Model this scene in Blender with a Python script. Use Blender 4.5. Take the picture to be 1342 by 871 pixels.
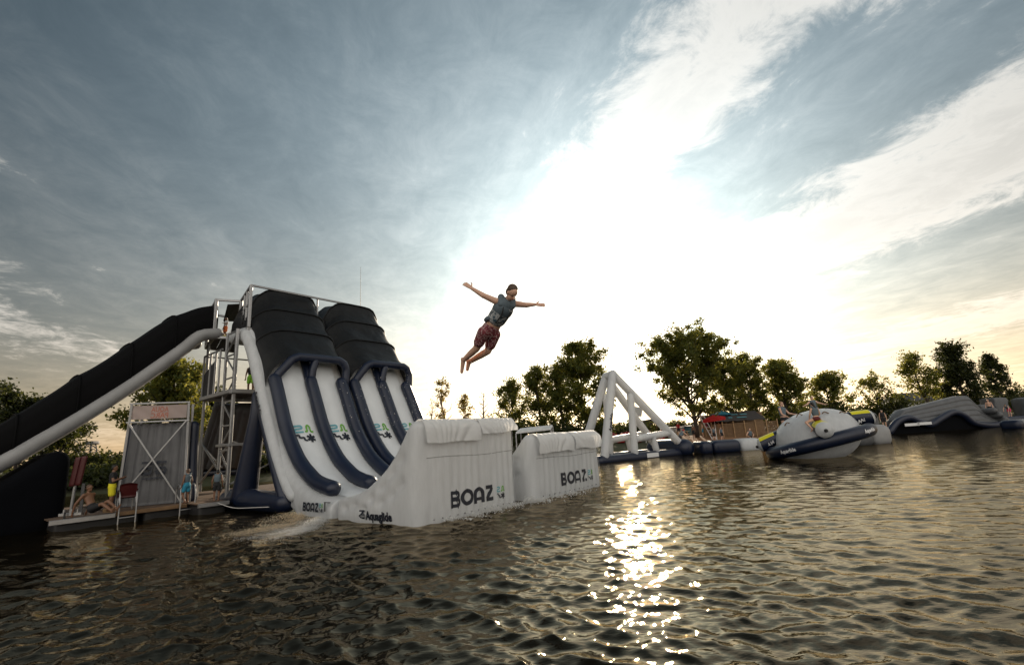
import bpy, bmesh, math, random
import numpy as np
from mathutils import Vector, Matrix

sc = bpy.context.scene
for o in list(bpy.data.objects):
    bpy.data.objects.remove(o)
COL = sc.collection
R_ = math.radians

# ------------------------------------------------------------------ camera
FPX, CAM_H, PITCH, ROLL = 620.0, 2.0, R_(12.6), R_(3.6)
_F = np.array([0, math.cos(PITCH), math.sin(PITCH)])
_R0 = np.array([1.0, 0, 0]); _U0 = np.array([0, -math.sin(PITCH), math.cos(PITCH)])
_R = _R0 * math.cos(ROLL) - _U0 * math.sin(ROLL)
_U = _R0 * math.sin(ROLL) + _U0 * math.cos(ROLL)
CP = np.array([0, 0, CAM_H])
cam_d = bpy.data.cameras.new('camera'); cam = bpy.data.objects.new('camera', cam_d); COL.objects.link(cam)
cam_d.sensor_fit = 'HORIZONTAL'; cam_d.sensor_width = 36.0; cam_d.lens = FPX / 1342 * 36.0
cam_d.clip_start = 0.1; cam_d.clip_end = 5000
M = Matrix(((_R[0], _U[0], -_F[0]), (_R[1], _U[1], -_F[1]), (_R[2], _U[2], -_F[2]))).to_4x4()
M.translation = Vector(CP); cam.matrix_world = M
sc.camera = cam

def ray(x, y): return _F + (x - 671) / FPX * _R - (y - 435.5) / FPX * _U
def G(x, y, z=0.0):
    d = ray(x, y); return CP + d * ((z - CAM_H) / d[2])
def at(x, y, Y):
    d = ray(x, y); return CP + d * (Y / d[1])
def horizon(x):
    a = ray(x, 0)[2]; b = ray(x, 1000)[2]; return 1000 * a / (a - b)

# ------------------------------------------------------------------ light
SUN = ray(796, 394); SUN = SUN / np.linalg.norm(SUN)
SUN_EL = math.asin(SUN[2]); SUN_AZ = math.atan2(SUN[0], SUN[1])
sun_d = bpy.data.lights.new('sun', 'SUN'); sun = bpy.data.objects.new('sun', sun_d); COL.objects.link(sun)
sun_d.energy = 2.4; sun_d.angle = R_(0.9); sun_d.color = (1.0, 0.83, 0.62)
sun.rotation_euler = Vector(-SUN).to_track_quat('-Z', 'Y').to_euler()
sun.location = (0, 0, 30)

world = bpy.data.worlds.new('World'); sc.world = world; world.use_nodes = True
wt = world.node_tree; wt.nodes.clear()
def wn(t, **kw):
    n = wt.nodes.new(t)
    for k, v in kw.items(): setattr(n, k, v)
    return n
def wl(a, b): wt.links.new(a, b)
def wmath(op, a, b=None, c=None, clamp=False):
    n = wn('ShaderNodeMath', operation=op); n.use_clamp = clamp
    for i, v in enumerate((a, b, c)):
        if v is None: continue
        if isinstance(v, (int, float)): n.inputs[i].default_value = v
        else: wl(v, n.inputs[i])
    return n.outputs[0]
def wmap(v, a, b, c, d, smooth=True):
    n = wn('ShaderNodeMapRange'); n.interpolation_type = 'SMOOTHSTEP' if smooth else 'LINEAR'
    wl(v, n.inputs[0])
    for i, q in enumerate((a, b, c, d)): n.inputs[i + 1].default_value = q
    return n.outputs[0]
def wmix(fac, a, b, mode='MIX'):
    n = wn('ShaderNodeMix', data_type='RGBA', blend_type=mode)
    for s, v in ((0, fac), (6, a), (7, b)):
        if isinstance(v, (int, float)): n.inputs[s].default_value = v
        elif isinstance(v, tuple): n.inputs[s].default_value = v
        else: wl(v, n.inputs[s])
    return n.outputs[2]

sky = wn('ShaderNodeTexSky', sky_type='NISHITA'); sky.sun_disc = False
sky.sun_elevation = SUN_EL; sky.sun_rotation = SUN_AZ
sky.air_density = 1.3; sky.dust_density = 3.0; sky.ozone_density = 1.2; sky.altitude = 10
tc = wn('ShaderNodeTexCoord')
nrm = wn('ShaderNodeVectorMath', operation='NORMALIZE'); wl(tc.outputs['Generated'], nrm.inputs[0])
dot = wn('ShaderNodeVectorMath', operation='DOT_PRODUCT'); wl(nrm.outputs[0], dot.inputs[0]); dot.inputs[1].default_value = tuple(SUN)
ang = wmath('ARCCOSINE', wmath('MINIMUM', dot.outputs['Value'], 0.99999))
sep = wn('ShaderNodeSeparateXYZ'); wl(nrm.outputs[0], sep.inputs[0])
# cirrus lie on a plane high above: project the view direction on it
zz = wmath('ADD', wmath('MAXIMUM', sep.outputs[2], 0.0), 0.06)
cx = wmath('DIVIDE', sep.outputs[0], zz); cy = wmath('DIVIDE', sep.outputs[1], zz)
BAND = R_(-15.6)
ca, sa = math.cos(BAND), math.sin(BAND)
along = wmath('ADD', wmath('MULTIPLY', cx, sa), wmath('MULTIPLY', cy, ca))
across = wmath('SUBTRACT', wmath('MULTIPLY', cx, ca), wmath('MULTIPLY', cy, sa))
cmb = wn('ShaderNodeCombineXYZ'); wl(wmath('MULTIPLY', along, 0.22), cmb.inputs[0]); wl(across, cmb.inputs[1])
cmb2 = wn('ShaderNodeCombineXYZ'); wl(wmath('MULTIPLY', along, 0.85), cmb2.inputs[0]); wl(across, cmb2.inputs[1])
def wnoise(vec, scale, detail, rough, dist, w):
    n = wn('ShaderNodeTexNoise', noise_dimensions='4D'); wl(vec, n.inputs['Vector'])
    n.inputs['W'].default_value = w; n.inputs['Scale'].default_value = scale; n.inputs['Detail'].default_value = detail
    n.inputs['Roughness'].default_value = rough; n.inputs['Distortion'].default_value = dist
    return n.outputs[0]
n_big = wnoise(cmb.outputs[0], 0.55, 3, 0.5, 0.3, 3.7)
n_streak = wnoise(cmb.outputs[0], 1.9, 12, 0.66, 0.7, 1.3)
n_puff = wnoise(cmb2.outputs[0], 5.0, 14, 0.70, 0.6, 7.1)
# cirrus bands running away towards one point of the horizon
wob = wmath('ADD', across, wmath('MULTIPLY', wmath('SUBTRACT', n_big, 0.5), 0.7))
band = None
for c0, wd, k in ((0.86, 0.22, 1.1), (2.02, 0.50, 1.35), (4.7, 0.8, 1.0), (-1.9, 0.5, 0.6), (-4.2, 1.0, 0.9), (8.5, 1.6, 0.9), (-8.5, 1.8, 0.9)):
    q = wmath('DIVIDE', wmath('SUBTRACT', wob, c0), wd)
    g = wmath('MULTIPLY', wmath('EXPONENT', wmath('MULTIPLY', wmath('MULTIPLY', q, q), -1.0)), k)
    band = g if band is None else wmath('ADD', band, g)
band = wmath('SUBTRACT', band, 0.35)
dens = wmath('ADD', wmath('ADD', wmath('MULTIPLY', n_streak, 0.62), wmath('MULTIPLY', n_puff, 0.90)), wmath('MULTIPLY', band, 0.34))
dens = wmath('ADD', dens, wmap(along, 0.35, -0.9, 0.0, 0.34))   # unseen cloud added behind the camera to light the faces turned to it
cl = wmap(dens, 0.76, 1.02, 0.0, 1.0)
cl_thick = wmap(dens, 0.92, 1.2, 0.0, 1.0)
# light scattered towards the viewer by the haze round the sun
aur1 = wmath('EXPONENT', wmath('MULTIPLY', ang, -1 / R_(6.5)))
aur2 = wmath('EXPONENT', wmath('MULTIPLY', ang, -1 / R_(21.5)))
hsv = wn('ShaderNodeHueSaturation'); hsv.inputs['Saturation'].default_value = 0.55; hsv.inputs['Value'].default_value = 1.0
wl(sky.outputs[0], hsv.inputs['Color'])
SKY_K = 0.05
base = wmix(1.0, hsv.outputs[0], (0.105, 0.195, 0.25, 1), 'MULTIPLY')
def wscale(col, k):
    n = wn('ShaderNodeVectorMath', operation='SCALE'); wl(col, n.inputs[0])
    if isinstance(k, (int, float)): n.inputs['Scale'].default_value = k
    else: wl(k, n.inputs['Scale'])
    return n.outputs[0]
def wadd(a, b):
    n = wn('ShaderNodeVectorMath', operation='ADD'); wl(a, n.inputs[0])
    if isinstance(b, tuple): n.inputs[1].default_value = b
    else: wl(b, n.inputs[1])
    return n.outputs[0]
rgbw = wn('ShaderNodeRGB'); rgbw.outputs[0].default_value = (1.0, 0.69, 0.35, 1)
rgbn = wn('ShaderNodeRGB'); rgbn.outputs[0].default_value = (0.78, 0.96, 1.06, 1)
glow = wadd(wscale(rgbw.outputs[0], wmath('MULTIPLY', aur1, 0.8 / SKY_K)), wscale(rgbn.outputs[0], wmath('MULTIPLY', aur2, 0.62 / SKY_K)))
# the low haze glows along the horizon under the sun
hz_ = wmath('MULTIPLY', wmath('EXPONENT', wmath('MULTIPLY', wmath('MAXIMUM', sep.outputs[2], 0.0), -1 / 0.15)), wmath('EXPONENT', wmath('MULTIPLY', ang, -1 / R_(26))))
rgbh = wn('ShaderNodeRGB'); rgbh.outputs[0].default_value = (1.0, 0.69, 0.35, 1)
glow = wadd(glow, wscale(rgbh.outputs[0], wmath('MULTIPLY', hz_, 2.7 / SKY_K)))
haze_var = wmath('ADD', 0.28, wmath('ADD', wmath('MULTIPLY', n_streak, 0.55), wmath('MULTIPLY', n_puff, 0.85)))
glow = wscale(glow, haze_var)
clear = wadd(base, glow)
cwhite = wn('ShaderNodeRGB'); cwhite.outputs[0].default_value = (1.0, 0.95, 0.87, 1)
# sunlit from the front, clouds opposite the sun are the whiter ones
clum = wmath('ADD', wmath('ADD', wmath('MULTIPLY', aur2, 0.36), 0.30), wmap(ang, R_(55), R_(140), 0.0, 0.62))
clum = wmath('MULTIPLY', clum, wmath('SUBTRACT', 1.0, wmath('MULTIPLY', cl_thick, 0.25)))
ccol = wscale(cwhite.outputs[0], wmath('MULTIPLY', clum, 1 / SKY_K))
ccol = wadd(ccol, wscale(glow, 0.6))
low = wmap(sep.outputs[2], 0.0, 0.10, 0.0, 1.0)
veil = wmath('MULTIPLY', wmap(wmath('ADD', wmath('MULTIPLY', n_streak, 0.55), wmath('MULTIPLY', n_puff, 0.45)), 0.44, 0.72, 0.0, 0.26), wmath('EXPONENT', wmath('MULTIPLY', ang, -1 / R_(48))))
skycol = wmix(wmath('MULTIPLY', wmath('MAXIMUM', wmath('MULTIPLY', cl, 0.85), veil), low), clear, ccol)
# long path through the air near the horizon reddens the light
warm = wmap(sep.outputs[2], 0.0, 0.24, 1.0, 0.0)
skycol = wmix(1.0, skycol, wmix(warm, (1, 1, 1, 1), (1.0, 0.90, 0.78, 1)), 'MULTIPLY')
bg = wn('ShaderNodeBackground'); bg.inputs['Strength'].default_value = SKY_K; wl(skycol, bg.inputs['Color'])
wo = wn('ShaderNodeOutputWorld'); wl(bg.outputs[0], wo.inputs[0])
world.cycles.sampling_method = 'AUTOMATIC'

sc.view_settings.view_transform = 'Standard'; sc.view_settings.look = 'None'
sc.view_settings.gamma = 1.0; sc.view_settings.use_curve_mapping = False
sc.view_settings.exposure = 1.05
sc.cycles.use_denoising = True
sc.cycles.max_bounces = 8; sc.cycles.transparent_max_bounces = 8
sc.cycles.caustics_reflective = False; sc.cycles.caustics_refractive = False
sc.cycles.sample_clamp_indirect = 6.0

# ------------------------------------------------------------------ materials
MAT = {}
def mat(name, col, rough=0.5, metal=0.0, bump=0.0, bscale=20.0, var=0.0, vscale=3.0, transl=0.0, tcol=None, spec=0.5, stretch=None, detail=5, coat=0.0):
    m = bpy.data.materials.new(name); m.use_nodes = True; MAT[name] = m
    t = m.node_tree; b = t.nodes['Principled BSDF']
    b.inputs['Base Color'].default_value = (*col, 1); b.inputs['Roughness'].default_value = rough
    b.inputs['Metallic'].default_value = metal; b.inputs['Specular IOR Level'].default_value = spec
    b.inputs['Coat Weight'].default_value = coat
    tcn = t.nodes.new('ShaderNodeTexCoord'); vec = tcn.outputs['Object']
    if stretch:
        mp = t.nodes.new('ShaderNodeMapping'); mp.inputs['Scale'].default_value = stretch
        t.links.new(vec, mp.inputs['Vector']); vec = mp.outputs[0]
    if var > 0:
        n = t.nodes.new('ShaderNodeTexNoise'); n.inputs['Scale'].default_value = vscale; n.inputs['Detail'].default_value = 6
        n.inputs['Roughness'].default_value = 0.65
        t.links.new(vec, n.inputs['Vector'])
        r = t.nodes.new('ShaderNodeValToRGB'); r.color_ramp.elements[0].position = 0.3; r.color_ramp.elements[1].position = 0.7
        r.color_ramp.elements[0].color = (*[c * (1 - var) for c in col], 1); r.color_ramp.elements[1].color = (*[min(1, c * (1 + var * 0.6)) for c in col], 1)
        t.links.new(n.outputs[0], r.inputs[0]); t.links.new(r.outputs[0], b.inputs['Base Color'])
    if bump > 0:
        n2 = t.nodes.new('ShaderNodeTexNoise'); n2.inputs['Scale'].default_value = bscale; n2.inputs['Detail'].default_value = detail
        t.links.new(vec, n2.inputs['Vector'])
        bp = t.nodes.new('ShaderNodeBump'); bp.inputs['Strength'].default_value = bump; bp.inputs['Distance'].default_value = 0.02
        t.links.new(n2.outputs[0], bp.inputs['Height']); t.links.new(bp.outputs[0], b.inputs['Normal'])
    if transl > 0:
        tr = t.nodes.new('ShaderNodeBsdfTranslucent'); tr.inputs[0].default_value = (*(tcol or col), 1)
        mx = t.nodes.new('ShaderNodeMixShader'); mx.inputs[0].default_value = transl
        t.links.new(b.outputs[0], mx.inputs[1]); t.links.new(tr.outputs[0], mx.inputs[2])
        t.links.new(mx.outputs[0], t.nodes['Material Output'].inputs[0])
    return m

mat('pvc_white', (0.72, 0.74, 0.755), 0.34, bump=0.12, bscale=7, var=0.13, vscale=2.2, stretch=(2.4, 2.4, 0.6), transl=0.30, tcol=(0.90, 0.88, 0.86))
mat('pvc_bed', (0.84, 0.87, 0.89), 0.30, bump=0.35, bscale=5, var=0.06, vscale=2, stretch=(1, 1, 0.35), transl=0.12)
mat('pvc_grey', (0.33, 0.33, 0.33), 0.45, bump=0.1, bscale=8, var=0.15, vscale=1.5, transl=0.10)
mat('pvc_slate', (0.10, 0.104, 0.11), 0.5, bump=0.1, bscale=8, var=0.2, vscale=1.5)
mat('pvc_shade', (0.13, 0.13, 0.135), 0.5, bump=0.15, bscale=6, var=0.2, vscale=1.5, transl=0.08)  # grey PVC with the dimness of the left side put into its colour
mat('pvc_navy', (0.007, 0.013, 0.034), 0.38, bump=0.08, bscale=10, var=0.2, vscale=2)
mat('pvc_dark', (0.002, 0.0025, 0.004), 0.8, bump=0.08, bscale=10, var=0.2, vscale=2, spec=0.08)  # navy-black PVC; dimness of the left edge is also put into its colour
mat('pvc_yellow', (0.75, 0.68, 0.02), 0.4, bump=0.05, bscale=10)
mat('fabric_black', (0.0065, 0.007, 0.0075), 0.5, bump=0.8, bscale=4.5, var=0.25, vscale=2.5, stretch=(1, 1, 0.4), transl=0.04, tcol=(0.05, 0.05, 0.05), spec=0.3)
mat('fabric_black_dim', (0.0025, 0.0025, 0.003), 0.8, bump=0.5, bscale=4, spec=0.12)  # copy of the black cover fabric, its colour darkened for the dim left edge
mat('flap_white', (0.86, 0.86, 0.85), 0.6, bump=0.35, bscale=14, var=0.06, vscale=5, transl=0.35)
mat('print_dark', (0.012, 0.016, 0.028), 0.45)
mat('print_teal', (0.16, 0.42, 0.48), 0.45)
mat('print_green', (0.16, 0.42, 0.06), 0.45)
mat('print_white', (0.75, 0.75, 0.75), 0.45)
mat('print_pink', (0.72, 0.32, 0.24), 0.6, transl=0.4)
mat('aluminium', (0.38, 0.38, 0.385), 0.42, metal=0.75, bump=0.05, bscale=30, var=0.12, vscale=6)
mat('steel_dark', (0.10, 0.10, 0.105), 0.55, metal=0.4, var=0.2, vscale=6)
mat('grate', (0.045, 0.045, 0.048), 0.7, var=0.2, vscale=4)
mat('plank', (0.16, 0.105, 0.07), 0.75, bump=0.3, bscale=20, var=0.3, vscale=5, stretch=(4, 4, 1))
mat('float_black', (0.012, 0.012, 0.013), 0.6)
mat('banner', (0.58, 0.50, 0.47), 0.7, var=0.05, vscale=3, transl=0.5, tcol=(0.95, 0.8, 0.74))
mat('red_plastic', (0.26, 0.008, 0.010), 0.4)
mat('red_dark', (0.06, 0.004, 0.005), 0.5)  # dark red, its colour lowered further to stand in for dimness on the left
mat('red_cloth', (0.50, 0.02, 0.02), 0.75, transl=0.4, tcol=(0.7, 0.04, 0.03))
mat('teal_cloth', (0.05, 0.26, 0.36), 0.75, transl=0.4, tcol=(0.05, 0.35, 0.5))
mat('wood', (0.20, 0.12, 0.06), 0.75, bump=0.3, bscale=15, var=0.3, vscale=3)
mat('wood_light', (0.38, 0.24, 0.12), 0.7, bump=0.2, bscale=15, var=0.3, vscale=3)
mat('paint_teal', (0.10, 0.28, 0.34), 0.6, var=0.15)
mat('paint_white', (0.70, 0.70, 0.68), 0.6, var=0.1)
mat('roof_dark', (0.05, 0.045, 0.045), 0.7, var=0.2)
mat('glass_dark', (0.02, 0.03, 0.04), 0.08)
mat('bark', (0.055, 0.042, 0.032), 0.9, bump=0.5, bscale=8, var=0.3, vscale=3)
mat('bark_pale', (0.22, 0.15, 0.11), 0.9, var=0.3, vscale=3)
mat('rope', (0.6, 0.58, 0.55), 0.8)
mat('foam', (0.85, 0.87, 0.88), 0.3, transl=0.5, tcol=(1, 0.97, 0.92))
mat('foam_gold', (0.85, 0.80, 0.70), 0.3, transl=0.6, tcol=(1, 0.85, 0.6))  # foam with the gold of the sunlight put into its colour
mat('rubber', (0.015, 0.015, 0.015), 0.7)
# skin, hair, clothes
mat('skin', (0.68, 0.41, 0.29), 0.5, var=0.06, vscale=8, spec=0.4)
mat('skin_tan', (0.20, 0.10, 0.058), 0.5, var=0.06, vscale=8, spec=0.4)
mat('skin_fair', (0.60, 0.36, 0.26), 0.5, var=0.06, vscale=8, spec=0.4)
mat('hair_brown', (0.085, 0.048, 0.028), 0.55, bump=0.6, bscale=60)
mat('hair_black', (0.012, 0.010, 0.009), 0.5, bump=0.6, bscale=60)
mat('hair_fair', (0.28, 0.16, 0.07), 0.55, bump=0.6, bscale=60)
mat('eye_dark', (0.02, 0.015, 0.012), 0.3)
mat('lips', (0.38, 0.14, 0.11), 0.5)
mat('vest_blue', (0.105, 0.14, 0.165), 0.7, bump=0.3, bscale=30)
mat('cloth_black', (0.012, 0.012, 0.014), 0.8)
mat('cloth_white', (0.75, 0.75, 0.74), 0.8)
mat('cloth_orange', (0.55, 0.13, 0.03), 0.8)
mat('cloth_yellow', (0.70, 0.62, 0.02), 0.8)
mat('cloth_teal', (0.03, 0.25, 0.38), 0.8)
mat('cloth_maroon', (0.10, 0.008, 0.012), 0.75)
mat('cloth_pink', (0.65, 0.06, 0.14), 0.8)
mat('cloth_lime', (0.25, 0.55, 0.04), 0.8)
mat('camera_black', (0.01, 0.01, 0.01), 0.4)

def ramp_mat(name, stops, scale, rough=0.7, voronoi=False, bump=0.0, const=True):
    m = bpy.data.materials.new(name); m.use_nodes = True; MAT[name] = m
    t = m.node_tree; b = t.nodes['Principled BSDF']; b.inputs['Roughness'].default_value = rough
    tcn = t.nodes.new('ShaderNodeTexCoord')
    n = t.nodes.new('ShaderNodeTexVoronoi' if voronoi else 'ShaderNodeTexNoise'); n.inputs['Scale'].default_value = scale
    t.links.new(tcn.outputs['Object'], n.inputs['Vector'])
    r = t.nodes.new('ShaderNodeValToRGB'); r.color_ramp.interpolation = 'CONSTANT' if const else 'LINEAR'
    els = r.color_ramp.elements
    while len(els) < len(stops): els.new(0.5)
    for e, (p, c) in zip(els, stops): e.position = p; e.color = (*c, 1)
    t.links.new(n.outputs[0], r.inputs[0]); t.links.new(r.outputs[0], b.inputs['Base Color'])
    if bump:
        bp = t.nodes.new('ShaderNodeBump'); bp.inputs['Strength'].default_value = bump; bp.inputs['Distance'].default_value = 0.01
        t.links.new(n.outputs[0], bp.inputs['Height']); t.links.new(bp.outputs[0], b.inputs['Normal'])
    return m
ramp_mat('vest_camo', [(0, (0.05, 0.09, 0.12)), (0.40, (0.30, 0.32, 0.33)), (0.50, (0.48, 0.50, 0.50)), (0.60, (0.12, 0.14, 0.15))], 11)
ramp_mat('shorts_print', [(0, (0.20, 0.03, 0.04)), (0.42, (0.12, 0.014, 0.022)), (0.54, (0.62, 0.46, 0.44)), (0.60, (0.22, 0.03, 0.045))], 26)

def leaf_mat(name, c1, c2, tc1, tc2, tr=0.5):
    m = bpy.data.materials.new(name); m.use_nodes = True; MAT[name] = m
    t = m.node_tree; b = t.nodes['Principled BSDF']; b.inputs['Roughness'].default_value = 0.55
    b.inputs['Specular IOR Level'].default_value = 0.3
    g = t.nodes.new('ShaderNodeNewGeometry')
    r = t.nodes.new('ShaderNodeValToRGB'); r.color_ramp.elements[0].color = (*c1, 1); r.color_ramp.elements[1].color = (*c2, 1)
    r2 = t.nodes.new('ShaderNodeValToRGB'); r2.color_ramp.elements[0].color = (*tc1, 1); r2.color_ramp.elements[1].color = (*tc2, 1)
    t.links.new(g.outputs['Random Per Island'], r.inputs[0]); t.links.new(g.outputs['Random Per Island'], r2.inputs[0])
    t.links.new(r.outputs[0], b.inputs['Base Color'])
    tr_ = t.nodes.new('ShaderNodeBsdfTranslucent'); t.links.new(r2.outputs[0], tr_.inputs[0])
    mx = t.nodes.new('ShaderNodeMixShader'); mx.inputs[0].default_value = tr
    t.links.new(b.outputs[0], mx.inputs[1]); t.links.new(tr_.outputs[0], mx.inputs[2])
    t.links.new(mx.outputs[0], t.nodes['Material Output'].inputs[0])
    return m
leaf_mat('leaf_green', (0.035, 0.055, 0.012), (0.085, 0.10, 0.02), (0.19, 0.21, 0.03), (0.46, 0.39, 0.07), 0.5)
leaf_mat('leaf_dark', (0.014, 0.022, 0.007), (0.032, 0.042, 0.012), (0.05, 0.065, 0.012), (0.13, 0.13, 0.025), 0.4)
leaf_mat('leaf_gold', (0.09, 0.075, 0.02), (0.16, 0.11, 0.03), (0.34, 0.26, 0.05), (0.5, 0.34, 0.07))

# ------------------------------------------------------------------ mesh helpers
def tag(o, label=None, cat=None, group=None, kind=None):
    if label: o['label'] = label
    if cat: o['category'] = cat
    if group: o['group'] = group
    if kind: o['kind'] = kind
    return o
def thing(name, loc, label, cat, group=None):
    o = bpy.data.objects.new(name, None); COL.objects.link(o); o.location = Vector([float(q) for q in loc])
    o.empty_display_size = 0.3
    return tag(o, label, cat, group)
def origin_of(o):
    v = Vector((0, 0, 0))
    while o is not None: v += o.location; o = o.parent
    return np.array(v)
def mk(name, verts, faces, material, parent=None, smooth=True, loc=None):
    """one mesh object from world-space vertices"""
    V = np.asarray(verts, float)
    used = sorted({int(i) for f in faces for i in f})
    if len(used) < len(V):
        mp_ = {q: k for k, q in enumerate(used)}; V = V[used]; faces = [tuple(mp_[int(i)] for i in f) for f in faces]
    if parent is not None: V = V - origin_of(parent)
    elif loc is not None: V = V - np.asarray(loc, float)
    me = bpy.data.meshes.new(name); me.from_pydata(V.tolist(), [], [tuple(int(i) for i in f) for f in faces])
    mats = material if isinstance(material, (list, tuple)) else [material]
    for q in mats: me.materials.append(MAT[q])
    if smooth: me.polygons.foreach_set('use_smooth', [True] * len(me.polygons))
    me.update()
    o = bpy.data.objects.new(name, me); COL.objects.link(o)
    if parent is not None: o.parent = parent
    elif loc is not None: o.location = Vector([float(q) for q in loc])
    return o
class MB:
    def __init__(s): s.v = []; s.f = []
    def add(s, v, f):
        k = len(s.v); s.v.extend([tuple(map(float, q)) for q in v]); s.f.extend([tuple(i + k for i in q) for q in f]); return s
    def build(s, name, material, parent=None, smooth=True, loc=None): return mk(name, s.v, s.f, material, parent, smooth, loc)
def unit(v):
    v = np.asarray(v, float); n = np.linalg.norm(v); return v / n if n > 1e-9 else v
def frame(d, up=(0, 0, 1)):
    d = unit(d); a = np.cross(up, d)
    if np.linalg.norm(a) < 1e-3: a = np.cross((1, 0, 0), d)
    a = unit(a); return a, np.cross(d, a)
def resample(pts, n):
    pts = np.asarray(pts, float)
    # Catmull-Rom through the points
    P = np.vstack([2 * pts[0] - pts[1], pts, 2 * pts[-1] - pts[-2]]); out = []
    for i in range(1, len(P) - 2):
        for t in np.linspace(0, 1, 12, endpoint=False):
            a, b, c, d = P[i - 1], P[i], P[i + 1], P[i + 2]
            out.append(0.5 * ((2 * b) + (c - a) * t + (2 * a - 5 * b + 4 * c - d) * t * t + (3 * b - a - 3 * c + d) * t ** 3))
    out.append(P[-2]); out = np.array(out)
    L = np.concatenate([[0], np.cumsum(np.linalg.norm(np.diff(out, axis=0), axis=1))])
    q = np.linspace(0, L[-1], n)
    return np.stack([np.interp(q, L, out[:, k]) for k in range(out.shape[1])], 1)
def tube(path, rad, seg=12, cap='round', sq=(1, 1)):
    """tube along path; rad scalar or per point; round caps"""
    path = np.asarray(path, float); n = len(path)
    rad = np.full(n, rad, float) if np.isscalar(rad) else np.asarray(rad, float)
    T = np.gradient(path, axis=0); rings = []
    a, b = frame(T[0])
    frames = []
    for i in range(n):
        t = unit(T[i]); a = unit(a - t * (a @ t)); b = np.cross(t, a); frames.append((t, a, b))
    ang_ = np.linspace(0, 2 * math.pi, seg, endpoint=False)
    def ring(c, a, b, r): return [c + r * (math.cos(q) * a * sq[0] + math.sin(q) * b * sq[1]) for q in ang_]
    V = []
    if cap == 'round':
        t, a0, b0 = frames[0]
        for k in (0.94, 0.75, 0.4): V.append(ring(path[0] - t * rad[0] * k, a0, b0, rad[0] * math.sqrt(max(0, 1 - k * k))))
    for i in range(n): V.append(ring(path[i], frames[i][1], frames[i][2], rad[i]))
    if cap == 'round':
        t, a0, b0 = frames[-1]
        for k in (0.4, 0.75, 0.94): V.append(ring(path[-1] + t * rad[-1] * k, a0, b0, rad[-1] * math.sqrt(max(0, 1 - k * k))))
    m = len(V); verts = [p for r in V for p in r]; faces = []
    for i in range(m - 1):
        for j in range(seg):
            faces.append((i * seg + j, i * seg + (j + 1) % seg, (i + 1) * seg + (j + 1) % seg, (i + 1) * seg + j))
    faces.append(tuple(reversed(range(seg)))); faces.append(tuple((m - 1) * seg + j for j in range(seg)))
    return verts, faces
def bar(a, b, wx, wy, up=(0, 0, 1)):
    """rectangular bar from a to b with a small bevel"""
    a = np.asarray(a, float); b = np.asarray(b, float); x, y = frame(b - a, up)
    e = min(wx, wy) * 0.12
    prof = [(-wx / 2 + e, -wy / 2), (wx / 2 - e, -wy / 2), (wx / 2, -wy / 2 + e), (wx / 2, wy / 2 - e), (wx / 2 - e, wy / 2), (-wx / 2 + e, wy / 2), (-wx / 2, wy / 2 - e), (-wx / 2, -wy / 2 + e)]
    V = [c + x * p + y * q for c in (a, b) for p, q in prof]
    F = [(j, (j + 1) % 8, 8 + (j + 1) % 8, 8 + j) for j in range(8)] + [tuple(reversed(range(8))), tuple(range(8, 16))]
    return V, F
def grid_faces(n, m, off=0, wrap=False):
    F = []
    for i in range(n - 1):
        for j in range(m if wrap else m - 1):
            k = (j + 1) % m
            F.append((off + i * m + j, off + i * m + k, off + (i + 1) * m + k, off + (i + 1) * m + j))
    return F
def rounded_box(Ls, Lw, Lz, r, n=(24, 24, 16)):
    """surface points of a rounded box 0..Ls, 0..Lw, 0..Lz as a welded mesh, also the face id of each vertex"""
    key = {}; V = []; F = []
    def axis(L, k):
        c = np.linspace(0, 1, k); c = 0.5 - 0.5 * np.cos(np.pi * c) * (0.35 + 0.65 * np.abs(np.cos(np.pi * c)) ** 0.3)
        c = (c - c[0]) / (c[-1] - c[0]); return c * L
    ax = (axis(Ls, n[0]), axis(Lw, n[1]), axis(Lz, n[2])); L = (Ls, Lw, Lz)
    def vid(p):
        q = tuple(round(float(c), 5) for c in p)
        if q not in key: key[q] = len(V); V.append(q)
        return key[q]
    for d in range(3):
        e, g = [k for k in range(3) if k != d]
        for side in (0, 1):
            for i in range(n[e] - 1):
                for j in range(n[g] - 1):
                    quad = []
                    for di, dj in ((0, 0), (1, 0), (1, 1), (0, 1)):
                        p = [0, 0, 0]; p[d] = L[d] * side; p[e] = ax[e][i + di]; p[g] = ax[g][j + dj]; quad.append(vid(p))
                    flip = (side == 0) ^ (d == 1)
                    F.append(tuple(reversed(quad)) if flip else tuple(quad))
    P = np.array(V); LL = np.array(L)
    rr = np.array(r if np.ndim(r) else (r, r, r), float)
    q = np.clip(P, rr, LL - rr); d = (P - q) / rr
    nd = np.linalg.norm(d, axis=1, keepdims=True); nd[nd == 0] = 1
    mx = np.abs(d).max(1, keepdims=True)
    P2 = q + rr * d / nd * np.where(mx > 0, np.maximum(mx, 1e-9), 0)
    return P2, F, P
def fbm(P, seed=0, octs=4, scale=1.0):
    """cheap smooth pseudo noise from random sines"""
    rng = np.random.RandomState(seed); out = np.zeros(len(P)); a = 1.0; s = scale
    for o in range(octs):
        for k in range(5):
            d = rng.normal(size=P.shape[1]); d /= np.linalg.norm(d)
            out += a * np.sin(P @ d * s * rng.uniform(0.7, 1.4) + rng.uniform(0, 6.28)) / 5
        a *= 0.55; s *= 1.9
    return out

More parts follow.
